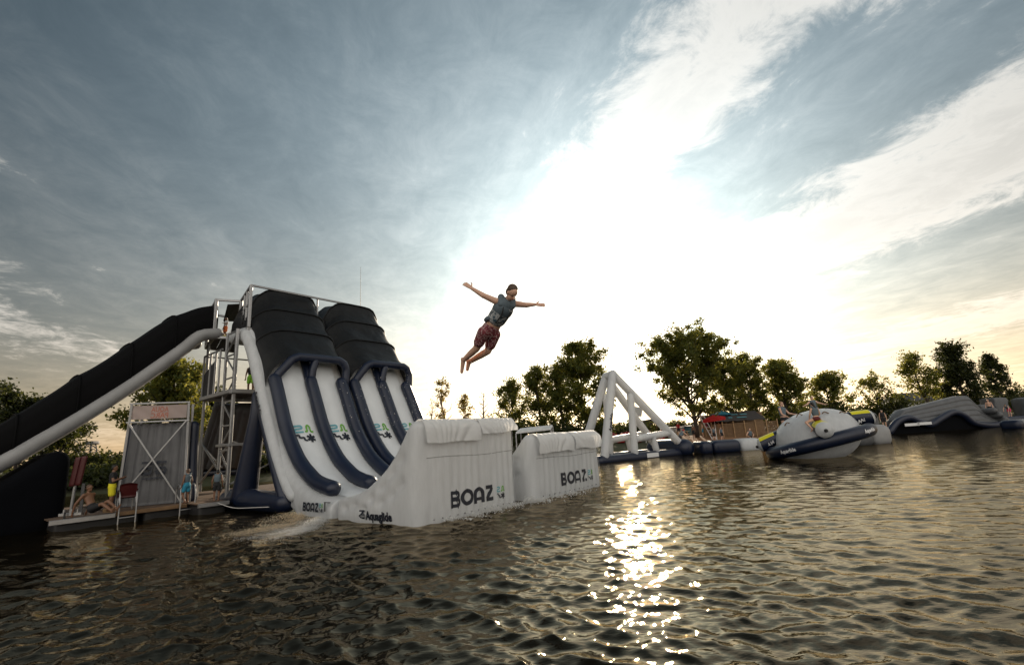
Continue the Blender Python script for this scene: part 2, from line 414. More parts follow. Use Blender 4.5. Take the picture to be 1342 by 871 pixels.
# print strokes: flat ribbons in (x,y), mapped later on a surface
def ribbon(pts, width, closed=False):
    pts = np.asarray(pts, float); n = len(pts); T = np.zeros_like(pts)
    for i in range(n):
        if closed: T[i] = pts[(i + 1) % n] - pts[(i - 1) % n]
        else: T[i] = pts[min(i + 1, n - 1)] - pts[max(i - 1, 0)]
        T[i] /= np.linalg.norm(T[i]) + 1e-9
    N = np.stack([-T[:, 1], T[:, 0]], 1)
    k = np.ones(n)
    for i in range(n):
        if 0 < i < n - 1 or closed:
            d1 = unit(pts[i] - pts[i - 1]); k[i] = 1 / max(0.45, abs(d1 @ T[i]))
    V = np.vstack([pts + N * (width / 2 * k)[:, None], pts - N * (width / 2 * k)[:, None]])
    m = n if closed else n - 1
    F = [(i, n + i, n + (i + 1) % n, (i + 1) % n) for i in range(m)]
    return V, F
def arc(cx_, cy_, rx, ry, a0, a1, n=12):
    q = np.radians(np.linspace(a0, a1, n)); return [(cx_ + rx * math.cos(t), cy_ + ry * math.sin(t)) for t in q]
def dens(pts, k=3):
    out = []
    for i in range(len(pts) - 1):
        for t in range(k): out.append(tuple(np.array(pts[i]) * (1 - t / k) + np.array(pts[i + 1]) * t / k))
    out.append(pts[-1]); return out
def print_boaz():
    """BOAZ, cap height 1: list of ribbons"""
    w = 0.235; h = w / 2; S = []
    S.append(ribbon(dens([(0.12, 0), (0.12, 1)]), w))
    S.append(ribbon(dens([(0.2, h), (0.5, h)]) + arc(0.5, 0.30, 0.19, 0.30 - h, -90, 90, 9) + dens([(0.5, 0.485), (0.2, 0.485)]), w * 0.85))
    S.append(ribbon(dens([(0.2, 0.53), (0.46, 0.53)]) + arc(0.46, 0.71, 0.17, 0.18, -80, 90, 9) + dens([(0.46, 1 - h), (0.2, 1 - h)]), w * 0.85))
    S.append(ribbon(arc(1.34, 0.5, 0.40, 0.5 - h, 0, 360, 29)[:-1], w, closed=True))
    S.append(ribbon(dens([(2.02, 0), (2.02, 0.5)]) + arc(2.36, 0.54, 0.34, 0.34, 180, 0, 13) + dens([(2.70, 0.5), (2.70, 0)]), w))
    S.append(ribbon(dens([(2.1, 0.27), (2.62, 0.27)]), w * 0.8))
    S.append(ribbon(dens([(2.98, 1 - h), (3.60, 1 - h)]), w))
    S.append(ribbon(dens([(3.58, 1 - h * 1.4), (3.06, h * 1.4)], 5), w * 1.05))
    S.append(ribbon(dens([(3.0, h), (3.68, h)]), w))
    return S
def print_mark():
    """the four small signs beside the word: (material, ribbons) in a unit square"""
    w = 0.095
    teal = [ribbon(dens([(0.02, 0.93), (0.34, 0.93)]) + arc(0.34, 0.845, 0.085, 0.085, 80, -80, 6) + dens([(0.32, 0.76), (0.12, 0.76)]) + arc(0.12, 0.67, 0.085, 0.09, 100, 260, 6) + dens([(0.14, 0.58), (0.46, 0.58)]), w)]
    green = [ribbon(dens([(0.54, 0.60), (0.62, 0.60)]) + arc(0.62, 0.66, 0.05, 0.06, -80, 0, 4) + dens([(0.67, 0.70), (0.67, 0.85)]) + arc(0.76, 0.85, 0.09, 0.10, 170, 10, 7) + dens([(0.85, 0.82), (0.85, 0.66)]) + arc(0.90, 0.66, 0.05, 0.06, 190, 270, 4) + [(1.0, 0.60)], w)]
    dark = [ribbon(dens([(0.02, 0.42), (0.14, 0.42)]) + dens([(0.18, 0.38), (0.18, 0.30)]) + dens([(0.22, 0.26), (0.36, 0.26)]) + dens([(0.40, 0.22), (0.40, 0.12), (0.46, 0.08), (0.52, 0.08)]), w)]
    for k in range(3):
        a = math.radians(90 + 60 * k); c = np.array((0.76, 0.22)); d = 0.24 * np.array((math.cos(a), math.sin(a)))
        dark.append(ribbon([c - d, c, c + d], w * 1.25))
    return [('print_teal', teal), ('print_green', green), ('print_dark', dark)]
def put_print(name, ribbons, material, fn, parent):
    """fn maps an (n,2) array to world points lying just off the surface"""
    mb = MB()
    for i, (V, F) in enumerate(ribbons):
        W = fn(np.asarray(V, float)) ; mb.add(W, F)
    return mb.build(name, material, parent, smooth=False)
def text_ribbons(txt, size=1.0, bold=0.02, shear=0.0):
    cu = bpy.data.curves.new('lettering', 'FONT'); cu.body = txt; cu.size = size; cu.offset = bold; cu.shear = shear; cu.resolution_u = 2
    ob = bpy.data.objects.new('lettering', cu); COL.objects.link(ob)
    dg = bpy.context.evaluated_depsgraph_get(); me = bpy.data.meshes.new_from_object(ob.evaluated_get(dg))
    bpy.data.objects.remove(ob); bpy.data.curves.remove(cu)
    V = np.array([v.co[:2] for v in me.vertices]); F = [tuple(p.vertices) for p in me.polygons]
    bpy.data.meshes.remove(me)
    w = V[:, 0].max() - V[:, 0].min(); V[:, 0] -= V[:, 0].min()
    return [(V, F)], w

# ------------------------------------------------------------------ setting: terrain and water
SHX = [-400, -60, -30, -15, 0, 15, 26, 40, 80, 150, 400]
SHY = [20, 30, 34, 37, 50, 53, 55.5, 59, 65, 70, 80]
def shore_y(x): return np.interp(x, SHX, SHY)
def land_z(x, y):
    x = np.asarray(x, float); y = np.asarray(y, float)
    d = np.maximum(y - shore_y(x), -70 - y)
    d = np.maximum(d, np.abs(x) - 230)
    z = np.where(d < 0, np.maximum(-2.0, d * 0.35), np.minimum(1.0, d * 0.14)) + np.where(d > 12, 0.06 * np.minimum(d - 12, 60) * 0.25, 0)
    return z
def terrain():
    xs = np.concatenate([-np.geomspace(60, 2500, 22)[::-1], np.linspace(-58, 78, 110), np.geomspace(82, 2500, 22)])
    ys = np.concatenate([-np.geomspace(20, 2500, 18)[::-1], np.linspace(-15, 25, 12), np.linspace(26, 100, 90), np.geomspace(104, 3000, 20)])
    X, Y = np.meshgrid(xs, ys, indexing='ij'); Z = land_z(X, Y)
    P = np.stack([X.ravel(), Y.ravel(), Z.ravel()], 1)
    P[:, 2] += np.where(P[:, 2] > 0.05, 0.05 * fbm(P[:, :2], 3, 3, 0.8), 0)
    m = bpy.data.materials.new('land'); m.use_nodes = True; MAT['land'] = m
    t = m.node_tree; b = t.nodes['Principled BSDF']; b.inputs['Roughness'].default_value = 0.95
    g = t.nodes.new('ShaderNodeNewGeometry'); s = t.nodes.new('ShaderNodeSeparateXYZ'); t.links.new(g.outputs['Position'], s.inputs[0])
    n = t.nodes.new('ShaderNodeTexNoise'); n.inputs['Scale'].default_value = 0.6; n.inputs['Detail'].default_value = 8; t.links.new(g.outputs['Position'], n.inputs['Vector'])
    gr = t.nodes.new('ShaderNodeValToRGB'); gr.color_ramp.elements[0].color = (0.020, 0.028, 0.008, 1); gr.color_ramp.elements[1].color = (0.05, 0.05, 0.018, 1); t.links.new(n.outputs[0], gr.inputs[0])
    sd = t.nodes.new('ShaderNodeValToRGB'); sd.color_ramp.elements[0].color = (0.20, 0.105, 0.05, 1); sd.color_ramp.elements[1].color = (0.32, 0.18, 0.09, 1); t.links.new(n.outputs[0], sd.inputs[0])
    # the sandy beach reaches from x = 15 to 31
    def mp(v, a, bb):
        q = t.nodes.new('ShaderNodeMapRange'); t.links.new(v, q.inputs[0]); q.inputs[1].default_value = a; q.inputs[2].default_value = bb; return q.outputs[0]
    def mm(op, a, bb):
        q = t.nodes.new('ShaderNodeMath'); q.operation = op
        for i, v in enumerate((a, bb)):
            if isinstance(v, (int, float)): q.inputs[i].default_value = v
            else: t.links.new(v, q.inputs[i])
        return q.outputs[0]
    xx = mm('ADD', s.outputs[0], mm('MULTIPLY', n.outputs[0], 3.0))
    k = mm('MULTIPLY', mp(xx, 20, 21.5), mp(xx, 34, 32)); k = mm('MULTIPLY', k, mp(s.outputs[1], 72, 68))
    mx = t.nodes.new('ShaderNodeMix'); mx.data_type = 'RGBA'; t.links.new(k, mx.inputs[0]); t.links.new(gr.outputs[0], mx.inputs[6]); t.links.new(sd.outputs[0], mx.inputs[7])
    t.links.new(mx.outputs[2], b.inputs['Base Color'])
    o = mk('ground', P, grid_faces(len(xs), len(ys)), 'land'); tag(o, kind='structure'); return o
terrain()

def water():
    rng = np.random.RandomState(5)
    front = np.linspace(-R_(62), R_(62), 900)
    back = np.linspace(R_(62), 2 * math.pi - R_(62), 60)[1:-1]
    az = np.concatenate([front, back]); nf = len(az)
    rr = [0.6]
    while rr[-1] < 95: rr.append(rr[-1] * 1.0 + max(0.03, 0.0078 * rr[-1]))
    while rr[-1] < 420: rr.append(rr[-1] * 1.12)
    rr = np.array(rr)
    A, Rr = np.meshgrid(az, rr, indexing='xy')
    X = (np.sin(A) * Rr).ravel(); Y = (np.cos(A) * Rr).ravel(); D = Rr.ravel()
    Z = np.zeros_like(X); DX = np.zeros_like(X); DY = np.zeros_like(X)
    main = R_(190)
    gust = 0.75 + 0.35 * fbm(np.stack([X, Y], 1), 11, 2, 0.12)
    for k in range(90):
        lam = math.exp(rng.uniform(math.log(0.14), math.log(0.8)))
        th = main + rng.normal() * (1.1 if lam < 0.42 else 0.45)
        amp = 0.0068 * lam ** 0.74 * rng.uniform(0.5, 1.2)
        kk = 2 * math.pi / lam; dx, dy = math.sin(th), math.cos(th)
        ph = kk * (X * dx + Y * dy) + rng.uniform(0, 6.28)
        fade = np.clip((lam * 60 - D) / (lam * 30), 0, 1) * np.clip((130 - D) / 40, 0, 1)
        a = amp * fade * gust
        Z += a * np.cos(ph); DX -= 1.0 * a * dx * np.sin(ph); DY -= 1.0 * a * dy * np.sin(ph)
    P = np.stack([X + DX, Y + DY, Z], 1)
    nr = len(rr); c = len(P); P = np.vstack([P, [[0, 0, 0]]])
    i = np.arange(nr - 1)[:, None]; j = np.arange(nf)[None, :]; jn = (j + 1) % nf
    quads = np.stack([(i * nf + j), ((i + 1) * nf + j), ((i + 1) * nf + jn), (i * nf + jn)], -1).reshape(-1, 4)[:, ::-1]
    tris = np.stack([np.full(nf, c), np.arange(nf), (np.arange(nf) + 1) % nf], 1)[:, ::-1]
    me = bpy.data.meshes.new('water'); me.vertices.add(len(P)); me.vertices.foreach_set('co', P.ravel())
    loops = np.concatenate([quads.ravel(), tris.ravel()]); me.loops.add(len(loops)); me.loops.foreach_set('vertex_index', loops.astype(np.int32))
    tot = np.concatenate([np.full(len(quads), 4), np.full(len(tris), 3)]); st = np.concatenate([[0], np.cumsum(tot)[:-1]])
    me.polygons.add(len(tot)); me.polygons.foreach_set('loop_start', st.astype(np.int32)); me.polygons.foreach_set('loop_total', tot.astype(np.int32))
    me.polygons.foreach_set('use_smooth', np.ones(len(tot), bool)); me.update(); me.validate()
    m = bpy.data.materials.new('lake_water'); m.use_nodes = True; MAT['lake_water'] = m
    t = m.node_tree; b = t.nodes['Principled BSDF']
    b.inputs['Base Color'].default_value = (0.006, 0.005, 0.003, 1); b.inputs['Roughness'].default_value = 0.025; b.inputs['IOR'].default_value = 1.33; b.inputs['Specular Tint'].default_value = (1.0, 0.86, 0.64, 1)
    g = t.nodes.new('ShaderNodeNewGeometry')
    bp_prev = None
    for scl, dist, stg, st3 in ((4.0, 0.04, 0.40, (0.5, 1, 1)), (12.0, 0.012, 0.35, (0.6, 1, 1))):
        mp = t.nodes.new('ShaderNodeMapping'); mp.inputs['Scale'].default_value = st3; mp.inputs['Rotation'].default_value = (0, 0, R_(-8)); t.links.new(g.outputs['Position'], mp.inputs['Vector'])
        n = t.nodes.new('ShaderNodeTexNoise'); n.inputs['Scale'].default_value = scl; n.inputs['Detail'].default_value = 4; t.links.new(mp.outputs[0], n.inputs['Vector'])
        bp = t.nodes.new('ShaderNodeBump'); bp.inputs['Strength'].default_value = stg; bp.inputs['Distance'].default_value = dist; t.links.new(n.outputs[0], bp.inputs['Height'])
        if bp_prev: t.links.new(bp_prev.outputs[0], bp.inputs['Normal'])
        bp_prev = bp
    # dark body; golden sheen put into the colour of the mirror layer
    t.links.new(bp_prev.outputs[0], b.inputs['Normal']); b.inputs['Specular IOR Level'].default_value = 0.0
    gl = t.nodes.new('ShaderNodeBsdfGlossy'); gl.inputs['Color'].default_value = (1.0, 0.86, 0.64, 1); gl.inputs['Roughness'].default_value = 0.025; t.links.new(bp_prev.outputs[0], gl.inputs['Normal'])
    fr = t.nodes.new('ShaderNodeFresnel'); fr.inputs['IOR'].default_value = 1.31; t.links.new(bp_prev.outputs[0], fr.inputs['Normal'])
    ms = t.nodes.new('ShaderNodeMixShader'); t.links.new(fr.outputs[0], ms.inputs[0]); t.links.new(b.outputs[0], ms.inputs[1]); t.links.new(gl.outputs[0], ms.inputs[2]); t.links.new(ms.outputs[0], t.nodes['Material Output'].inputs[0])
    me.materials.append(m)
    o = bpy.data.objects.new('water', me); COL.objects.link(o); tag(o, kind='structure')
water()

# ------------------------------------------------------------------ slide frame: s upstream, w across, z up
K0 = G(548, 690); WV = unit((0.63, 0.777, 0)); UV = np.array([-WV[1], WV[0], 0])
def L(s, w, z): return K0 + UV * s + WV * w + np.array([0, 0, z])
def LA(S, W, Z): return K0[None, :] + np.outer(S, UV) + np.outer(W, WV) + np.outer(Z, (0, 0, 1))
def onw(x, y, a):
    d = ray(x, y); t = ((K0 + WV * a - CP) @ WV) / (d @ WV); P = CP + d * t; return (P - K0) @ UV, P[2]
def ons(x, y, s):
    d = ray(x, y); t = ((K0 + UV * s - CP) @ UV) / (d @ UV); P = CP + d * t; return (P - K0) @ WV, P[2]

def launch_ramp(s0, w0, W, H, label, boaz, mark, seed, side_text, flaps):
    Ls = 3.8
    root = thing('launch_ramp', L(s0 + 1.5, w0 + W / 2, 0), label, 'inflatable ramp', 'white launch ramps at the foot of the slides')
    prof_s = [0, 0.28, 0.48, 0.84, 1.2, 1.53, 2.1, 2.63, 3.3, 3.9]; k = H / 2.62
    prof_z = [H, H, 2.32 * k, 1.86 * k, 1.52 * k, 1.27 * k, 0.95 * k, 0.76, 0.62, 0.56]
    ztop = lambda s: np.interp(s, prof_s, prof_z)
    zb = -0.3; HH = H - zb
    P, F, P0 = rounded_box(Ls, W, HH, (0.22, 0.26, 0.22), (34, 78, 30))
    S, Wc, Z = P[:, 0].copy(), P[:, 1].copy(), P[:, 2].copy()
    Zw = zb + Z * (ztop(S) - zb) / HH
    nfl = 13
    def flute(w):
        e = np.clip(np.minimum(w - 0.35, W - 0.12 - w) / 0.3, 0, 1)
        return 0.040 * e * np.abs(np.sin(math.pi * nfl * (w - 0.35) / (W - 0.45))) ** 0.7 + 0.05 * np.sin(math.pi * np.clip(w / W, 0, 1)) ** 0.5
    def fz(z): return np.clip((z - zb) / 0.5, 0, 1) * np.clip((H - 0.1 - z) / 0.35, 0, 1)
    front = np.clip(1 - P[:, 0] / 0.12, 0, 1)
    S -= front * flute(Wc) * fz(Zw)
    # side bulge and tufts
    rngk = np.random.RandomState(seed)
    tuft = [(2.2, 0.35), (1.85, 0.62), (1.35, 0.55), (1.35, 0.95), (0.95, 0.75), (0.95, 1.3), (0.6, 1.0), (0.6, 1.65), (2.7, 0.42), (3.2, 0.3)]
    for side, sg in ((0, -1), (W, 1)):
        m = np.clip(1 - np.abs(P[:, 1] - side) / 0.16, 0, 1)
        bul = 0.16 * np.sin(math.pi * np.clip(S / Ls, 0.02, 0.98)) ** 0.6 * np.sin(math.pi * np.clip((Zw - zb) / (ztop(S) - zb), 0, 1)) ** 0.6
        for ts, tz in tuft:
            bul = bul - 0.11 * np.exp(-(((S - ts) / 0.13) ** 2 + ((Zw - tz * k) / 0.11) ** 2))
        Wc += sg * m * bul
    top = np.clip((P[:, 2] - (HH - 0.02)) / 0.02, 0, 1)
    Zw -= top * 0.03 * np.abs(np.sin(math.pi * 8 * S / Ls)) * (S > 0.5)
    Q = LA(s0 + S, w0 + Wc, Zw) + 0.022 * fbm(P, seed, 4, 2.4)[:, None] * WV[None, :] * 0.8
    body = mk('inflated_body', Q, F, 'pvc_white', root)
    # seam line across the front
    sw = np.linspace(0.3, W - 0.1, 60); zz_ = H * 0.62 + 0.02 * np.sin(sw * 2)
    V, FF = tube(LA(s0 - flute(sw) * fz(zz_) - 0.003, w0 + sw, zz_), 0.009, 5)
    mk('seam', V, FF, 'pvc_grey', body)
    # welded vertical seams and small rings along the lower edge
    for q in range(nfl + 1):
        w_s = 0.35 + (W - 0.45) * q / nfl; z_s = np.linspace(0.02, H - 0.28, 14); ww_s = np.full(14, w_s)
        V, FF = tube(LA(s0 - flute(ww_s) * fz(z_s) + 0.004, w0 + ww_s, z_s), 0.005, 5); mk('seam', V, FF, 'pvc_white', body)
        if q < nfl:
            w_r = w_s + 0.5 * (W - 0.45) / nfl; c_r = LA(s0 - flute(np.array([w_r])) * fz(np.array([0.10])) - 0.004, np.array([w0 + w_r]), np.array([0.10]))[0]
            V, FF = tube([c_r, c_r - UV * 0.012], 0.022, 8); mk('grommet', V, FF, 'pvc_grey', body)
    # prints on the front
    def onfront(w, z): return LA(s0 - flute(w) * fz(z) - 0.012, w0 + w, z)
    bw, bz, bs = boaz
    put_print('lettering', print_boaz(), 'print_dark', lambda V: onfront(bw + V[:, 0] * bs, bz + V[:, 1] * bs * 0.95 + V[:, 0] * bs * 0.0), root)
    mw, mz, ms = mark
    for mt, rb in print_mark(): put_print('emblem', rb, mt, lambda V: onfront(mw + V[:, 0] * ms, mz + V[:, 1] * ms), root)
    if side_text:
        rb, wd = text_ribbons('Aquaglide', 1.0, 0.05)
        V = rb[0][0]
        def onside(V):
            s = 2.02 - V[:, 0] / wd * 1.12; z = 0.10 + V[:, 1] * 0.30
            bul = 0.16 * np.sin(math.pi * np.clip(s / Ls, 0.02, 0.98)) ** 0.6 * np.sin(math.pi * np.clip((z - zb) / (ztop(s) - zb), 0, 1)) ** 0.6
            for ts, tz in tuft: bul = bul - 0.075 * np.exp(-(((s - ts) / 0.13) ** 2 + ((z - tz * k) / 0.11) ** 2))
            return LA(s0 + s, w0 - bul - 0.03, z)
        put_print('lettering', rb, 'print_dark', onside, root)
        lg = [ribbon(dens([(0, 0.8), (0.42, 0.8), (0.42, 0.5), (0.1, 0.3), (0.42, 0.1)], 2), 0.16), ribbon(dens([(1.0, 0.8), (0.58, 0.8), (0.58, 0.1), (1.0, 0.1), (1.0, 0.45), (0.8, 0.45)], 2), 0.16)]
        put_print('emblem', lg, 'print_dark', lambda V: onside(np.stack([-(0.32 - V[:, 0] * 0.26) * wd / 1.12, V[:, 1] * 0.85], 1)), root)
    # loose cloth flaps over the crest
    for q, (fa, fb, hang) in enumerate(flaps):
        n, mm = 44, 30; rg = np.random.RandomState(seed + q)
        wq = np.linspace(fa, fb, n); tq = np.linspace(0, 1, mm)
        path = resample([(0.75, float(ztop(0.75)) + 0.05), (0.42, float(ztop(0.42)) + 0.055), (0.2, H + 0.04), (0.03, H - 0.04), (-0.10, H - 0.22), (-0.13, H - hang)], mm)
        WW, TT = np.meshgrid(wq, tq, indexing='ij')
        Sx = np.interp(TT.ravel(), tq, path[:, 0]); Zx = np.interp(TT.ravel(), tq, path[:, 1]); Wx = WW.ravel().copy()
        T = TT.ravel(); c = fa + (fb - fa) * (0.35 if q == 0 else 0.62)
        fold = np.abs(np.sin(9 * np.arctan2(Wx - c, 0.35 + (1 - T)) * (1 + 0.3 * q) + 2 * fbm(np.stack([Wx * 2, T * 2], 1), seed + q, 2))) ** 0.8
        Sx = Sx - np.clip((T - 0.3) / 0.3, 0, 1) * (0.055 * fold + 0.035) ; Zx = Zx + np.clip((T - 0.75) / 0.25, 0, 1) * 0.06 * fbm(np.stack([Wx * 3], 1), seed + 7 + q, 2) + (1 - np.clip(T / 0.5, 0, 1)) * 0.012 * fold + 0.012 * fbm(np.stack([Wx * 4, T * 6], 1), seed + 3, 3)
        mk('cloth_flap', LA(s0 + Sx, w0 + Wx, Zx), grid_faces(n, mm), 'flap_white', root)
    return root
launch_ramp(0.0, 0.0, 3.95, 2.62, 'large white inflatable launch ramp with its crest above head height, before the braced slide', (1.05, 0.28, 0.462), (2.90, 0.28, 0.36), 21, True, [(0.18, 2.22, 0.60), (2.27, 3.93, 0.40)])
launch_ramp(-0.15, 4.55, 4.45, 2.08, 'lower white inflatable launch ramp with creased cloth on its crest', (1.55, 0.30, 0.455), (3.34, 0.30, 0.38), 22, False, [(0.3, 2.4, 0.62), (2.5, 4.4, 0.60)])

BED = [(3.9, 0.50), (4.6, 0.60), (5.4, 0.74), (6.05, 0.98), (7.05, 1.62), (8.05, 2.75), (9.0, 4.40), (10.15, 6.35), (10.85, 7.22), (11.6, 7.45), (13.0, 7.45)]
UND = [(3.9, -0.3), (4.6, -0.3), (5.4, -0.3), (6.05, -0.25), (6.85, 0.35), (8.05, 1.95), (9.45, 4.15), (10.6, 6.0), (11.3, 6.65), (12.0, 6.85), (13.0, 6.9)]
def curve_at(C_, a):
    C_ = np.asarray(C_); P = resample(C_, 400); # arc based table, keyed by index parameter
    # index parameter through Catmull-Rom
    Q = np.vstack([2 * C_[0] - C_[1], C_, 2 * C_[-1] - C_[-2]]); a = np.clip(np.asarray(a, float), 0, 1) * (len(C_) - 1)
    i = np.clip(a.astype(int), 0, len(C_) - 2); t = (a - i)[:, None]
    p0, p1, p2, p3 = Q[i], Q[i + 1], Q[i + 2], Q[i + 3]
    return 0.5 * ((2 * p1) + (p2 - p0) * t + (2 * p0 - 5 * p1 + 4 * p2 - p3) * t * t + (3 * p1 - p0 - 3 * p2 + p3) * t ** 3)
_A = np.linspace(0, 1, 400); _BT = curve_at(BED, _A)
_ARC = np.concatenate([[0], np.cumsum(np.linalg.norm(np.diff(_BT, axis=0), axis=1))])
def a_of_s(s): return np.interp(s, _BT[:, 0], _A)
def bed_normal(a):
    d = curve_at(BED, np.clip(a + 0.004, 0, 1)) - curve_at(BED, np.clip(a - 0.004, 0, 1)); d /= np.linalg.norm(d, axis=1, keepdims=True)
    return np.stack([-d[:, 1], d[:, 0]], 1)

def big_slide(w0, label, seed, near):
    root = thing('inflatable_slide', L(7, w0 + 1.7, 0), label, 'inflatable slide', 'twin-lane covered slides on the tower')
    Wd = 3.5
    P, F, _ = rounded_box(12.0, Wd, 1.0, (0.12, 0.22, 0.24), (90, 16, 14))
    a = P[:, 0] / 12; top = curve_at(BED, a); un = curve_at(UND, a); h = P[:, 2][:, None]
    SZ = un * (1 - h) + top * h
    Wc = P[:, 1].copy()
    for side, sg in ((0, -1), (Wd, 1)):
        m = np.clip(1 - np.abs(P[:, 1] - side) / 0.15, 0, 1)
        bul = 0.10 * np.sin(math.pi * np.clip(P[:, 2], 0, 1)) ** 0.7
        for ts, tz in ((6.5, 0.42), (6.75, 0.75), (7.1, 1.05), (6.35, 0.1), (7.45, 1.5), (6.95, 0.6), (5.9, 0.05), (7.9, 2.1)):
            bul = bul - 0.10 * np.exp(-(((SZ[:, 0] - ts) / 0.13) ** 2 + ((SZ[:, 1] - tz) / 0.12) ** 2))
        Wc += sg * m * bul
    body = mk('inflated_body', LA(SZ[:, 0], w0 + Wc, SZ[:, 1]), F, 'pvc_white', root)
    # white side tubes
    for wq in (w0 - 0.02, w0 + Wd + 0.02):
        aa = np.linspace(a_of_s(6.5), a_of_s(10.9), 40); c = curve_at(BED, aa) * 0.50 + curve_at(UND, aa) * 0.5
        V, FF = tube(LA(c[:, 0], np.full(40, wq), c[:, 1]), np.linspace(0.20, 0.27, 40), 14); mk('side_tube', V, FF, 'pvc_white', root)
    # lanes
    for lo, hi in ((0.48, 1.62), (1.98, 3.06)):
        n, m = 110, 14; aa = np.linspace(0.0, 1, n); c = curve_at(BED, aa); nn = bed_normal(aa)
        ww = np.linspace(lo, hi, m); lift = 0.03 + 0.05 * (1 - np.cos((ww - lo) / (hi - lo) * 2 * math.pi)) * 0.5
        S = c[:, 0][:, None] + nn[:, 0][:, None] * lift[None, :]; Z = c[:, 1][:, None] + nn[:, 1][:, None] * lift[None, :]
        W2 = np.broadcast_to(w0 + ww[None, :], S.shape)
        Q = LA(S.ravel(), W2.ravel(), Z.ravel())
        arcs = np.interp(aa, _A, _ARC); wr = 0.012 * fbm(np.stack([np.repeat(arcs, m) * 1.2, np.tile(ww, n) * 5], 1), seed + int(lo * 10), 4, 2.2)
        edge = np.tile(np.abs((ww - lo) / (hi - lo) * 2 - 1) ** 3, n)
        Q = Q + np.outer(wr * (0.5 + 2.0 * edge), (0.4, -0.3, 0.8))
        lane = mk('slide_lane', Q, grid_faces(n, m), 'pvc_bed', root)
        # marks printed on the lane
        zc = 2.62; ac = np.interp(zc, _BT[:, 1], _A); arc_c = float(np.interp(ac, _A, _ARC))
        def onlane(V, lo=lo, hi=hi):
            arc_ = arc_c + (V[:, 1] - 0.5) * 0.84; a_ = np.interp(arc_, _ARC, _A); c_ = curve_at(BED, a_); n_ = bed_normal(a_)
            w_ = (lo + hi) / 2 - 0.02 + (V[:, 0] - 0.5) * 0.74; lf = 0.06 + 0.05 * (1 - np.cos((w_ - lo) / (hi - lo) * 2 * math.pi)) * 0.5
            return LA(c_[:, 0] + n_[:, 0] * lf, w0 + w_, c_[:, 1] + n_[:, 1] * lf)
        for mt, rb in print_mark(): put_print('emblem', rb, mt, onlane, lane)
    # navy divider tubes
    for wq, s_end in ((0.33, 4.6), (1.80, 4.75), (3.20, 4.7)):
        aa = np.linspace(a_of_s(s_end), a_of_s(9.2), 60); c = curve_at(BED, aa) + bed_normal(aa) * 0.20
        V, FF = tube(LA(c[:, 0], np.full(60, w0 + wq), c[:, 1]), 0.245, 16); mk('divider_tube', V, FF, 'pvc_navy', root)
    aa = np.linspace(a_of_s(9.1), a_of_s(10.5), 20); c = curve_at(BED, aa) + bed_normal(aa) * 0.14
    V, FF = tube(LA(c[:, 0], np.full(20, w0 + 1.80), c[:, 1]), np.linspace(0.2, 0.13, 20), 12); mk('divider_tube', V, FF, 'pvc_navy', root)
    # arch at the mouth of the cover
    s_a = 9.08; z0 = 4.62
    AR = [(0.33, z0 - 0.05), (0.42, 5.02), (0.98, 5.70), (1.25, 5.83), (3.05, 5.83), (3.30, 5.70), (3.42, 5.45), (3.38, z0 + 0.05)]
    apts = np.array(AR); path = LA(np.full(8, s_a - 0.05), w0 + apts[:, 0], apts[:, 1])
    V, FF = tube(np.vstack([np.linspace(path[i], path[i + 1], 4, endpoint=False) for i in range(7)] + [path[-1:]]), 0.17, 12); mk('mouth_arch', V, FF, 'pvc_navy', root)
    V, FF = tube([L(s_a - 0.05, w0 + 1.80, 4.7), L(s_a - 0.05, w0 + 1.86, 5.3), L(s_a - 0.04, w0 + 1.98, 5.72)], 0.16, 12); mk('mouth_strut', V, FF, 'pvc_navy', root)
    # black cover over four hoops
    hoops = [(9.10, 4.75, 5.92), (10.25, 6.55, 7.18), (11.15, 7.55, 8.32), (11.85, 7.65, 9.42), (13.0, 7.65, 9.55)]
    sec_w = np.array([0.02, 0.06, 0.30, 0.62, 1.0, 1.3, 1.8, 2.4, 2.95, 3.22, 3.42, 3.5, 3.5]); sec_h = np.array([-0.25, 0.10, 0.45, 0.76, 0.95, 1.0, 1.015, 1.015, 1.0, 0.93, 0.72, 0.35, -0.2])
    tq = np.concatenate([[0], np.cumsum(np.hypot(np.diff(sec_w), np.diff(sec_h)))]); tt = np.linspace(0, tq[-1], 46)
    sw_ = np.interp(tt, tq, sec_w); sh_ = np.interp(tt, tq, sec_h)
    for k in range(4):
        (sa_, za, ta), (sb, zb_, tb) = hoops[k], hoops[k + 1]
        n = 22; V = []
        for i in range(n):
            f = i / (n - 1); sag = 0.09 * math.sin(math.pi * f) * (0.6 if k == 3 else 1)
            zf = za + (zb_ - za) * f; tf = ta + (tb - ta) * f; s = sa_ + (sb - sa_) * f
            hgt = (tf - zf)
            pw = np.stack([np.full(46, f * 2 + k * 2.3), tt * 1.3], 1)
            wr = 0.030 * fbm(pw + np.array([[0, 0.7 * k]]), seed + k, 4, 2.6) * math.sin(math.pi * min(1, max(0.0, f))) ** 0.5
            inw = (sw_ - 1.75) * (-sag * 0.35)
            Z = zf + sh_ * hgt - np.clip(sh_, 0, 1) * sag + wr
            V.append(LA(np.full(46, s) - wr * 0.8, w0 + sw_ + inw, Z))
        mk('cover_panel', np.vstack(V), grid_faces(n, 46), 'fabric_black', root)
        if k:
            hp = LA(np.full(46, sa_ - 0.02), w0 + sw_, za + sh_ * (ta - za) + 0.012)[2:-2]
            V2, F2 = tube(hp, 0.035, 6); mk('cover_hoop', V2, F2, 'fabric_black', root)
    V = LA(np.full(46, 12.98), w0 + sw_, 7.65 + sh_ * 1.88); mk('rear_light_block', np.vstack([V, V + UV * 0.02]), [tuple(range(46)), tuple(reversed(range(46, 92)))], 'fabric_black', root, False)  # added panel that keeps light out of the cover's open rear end
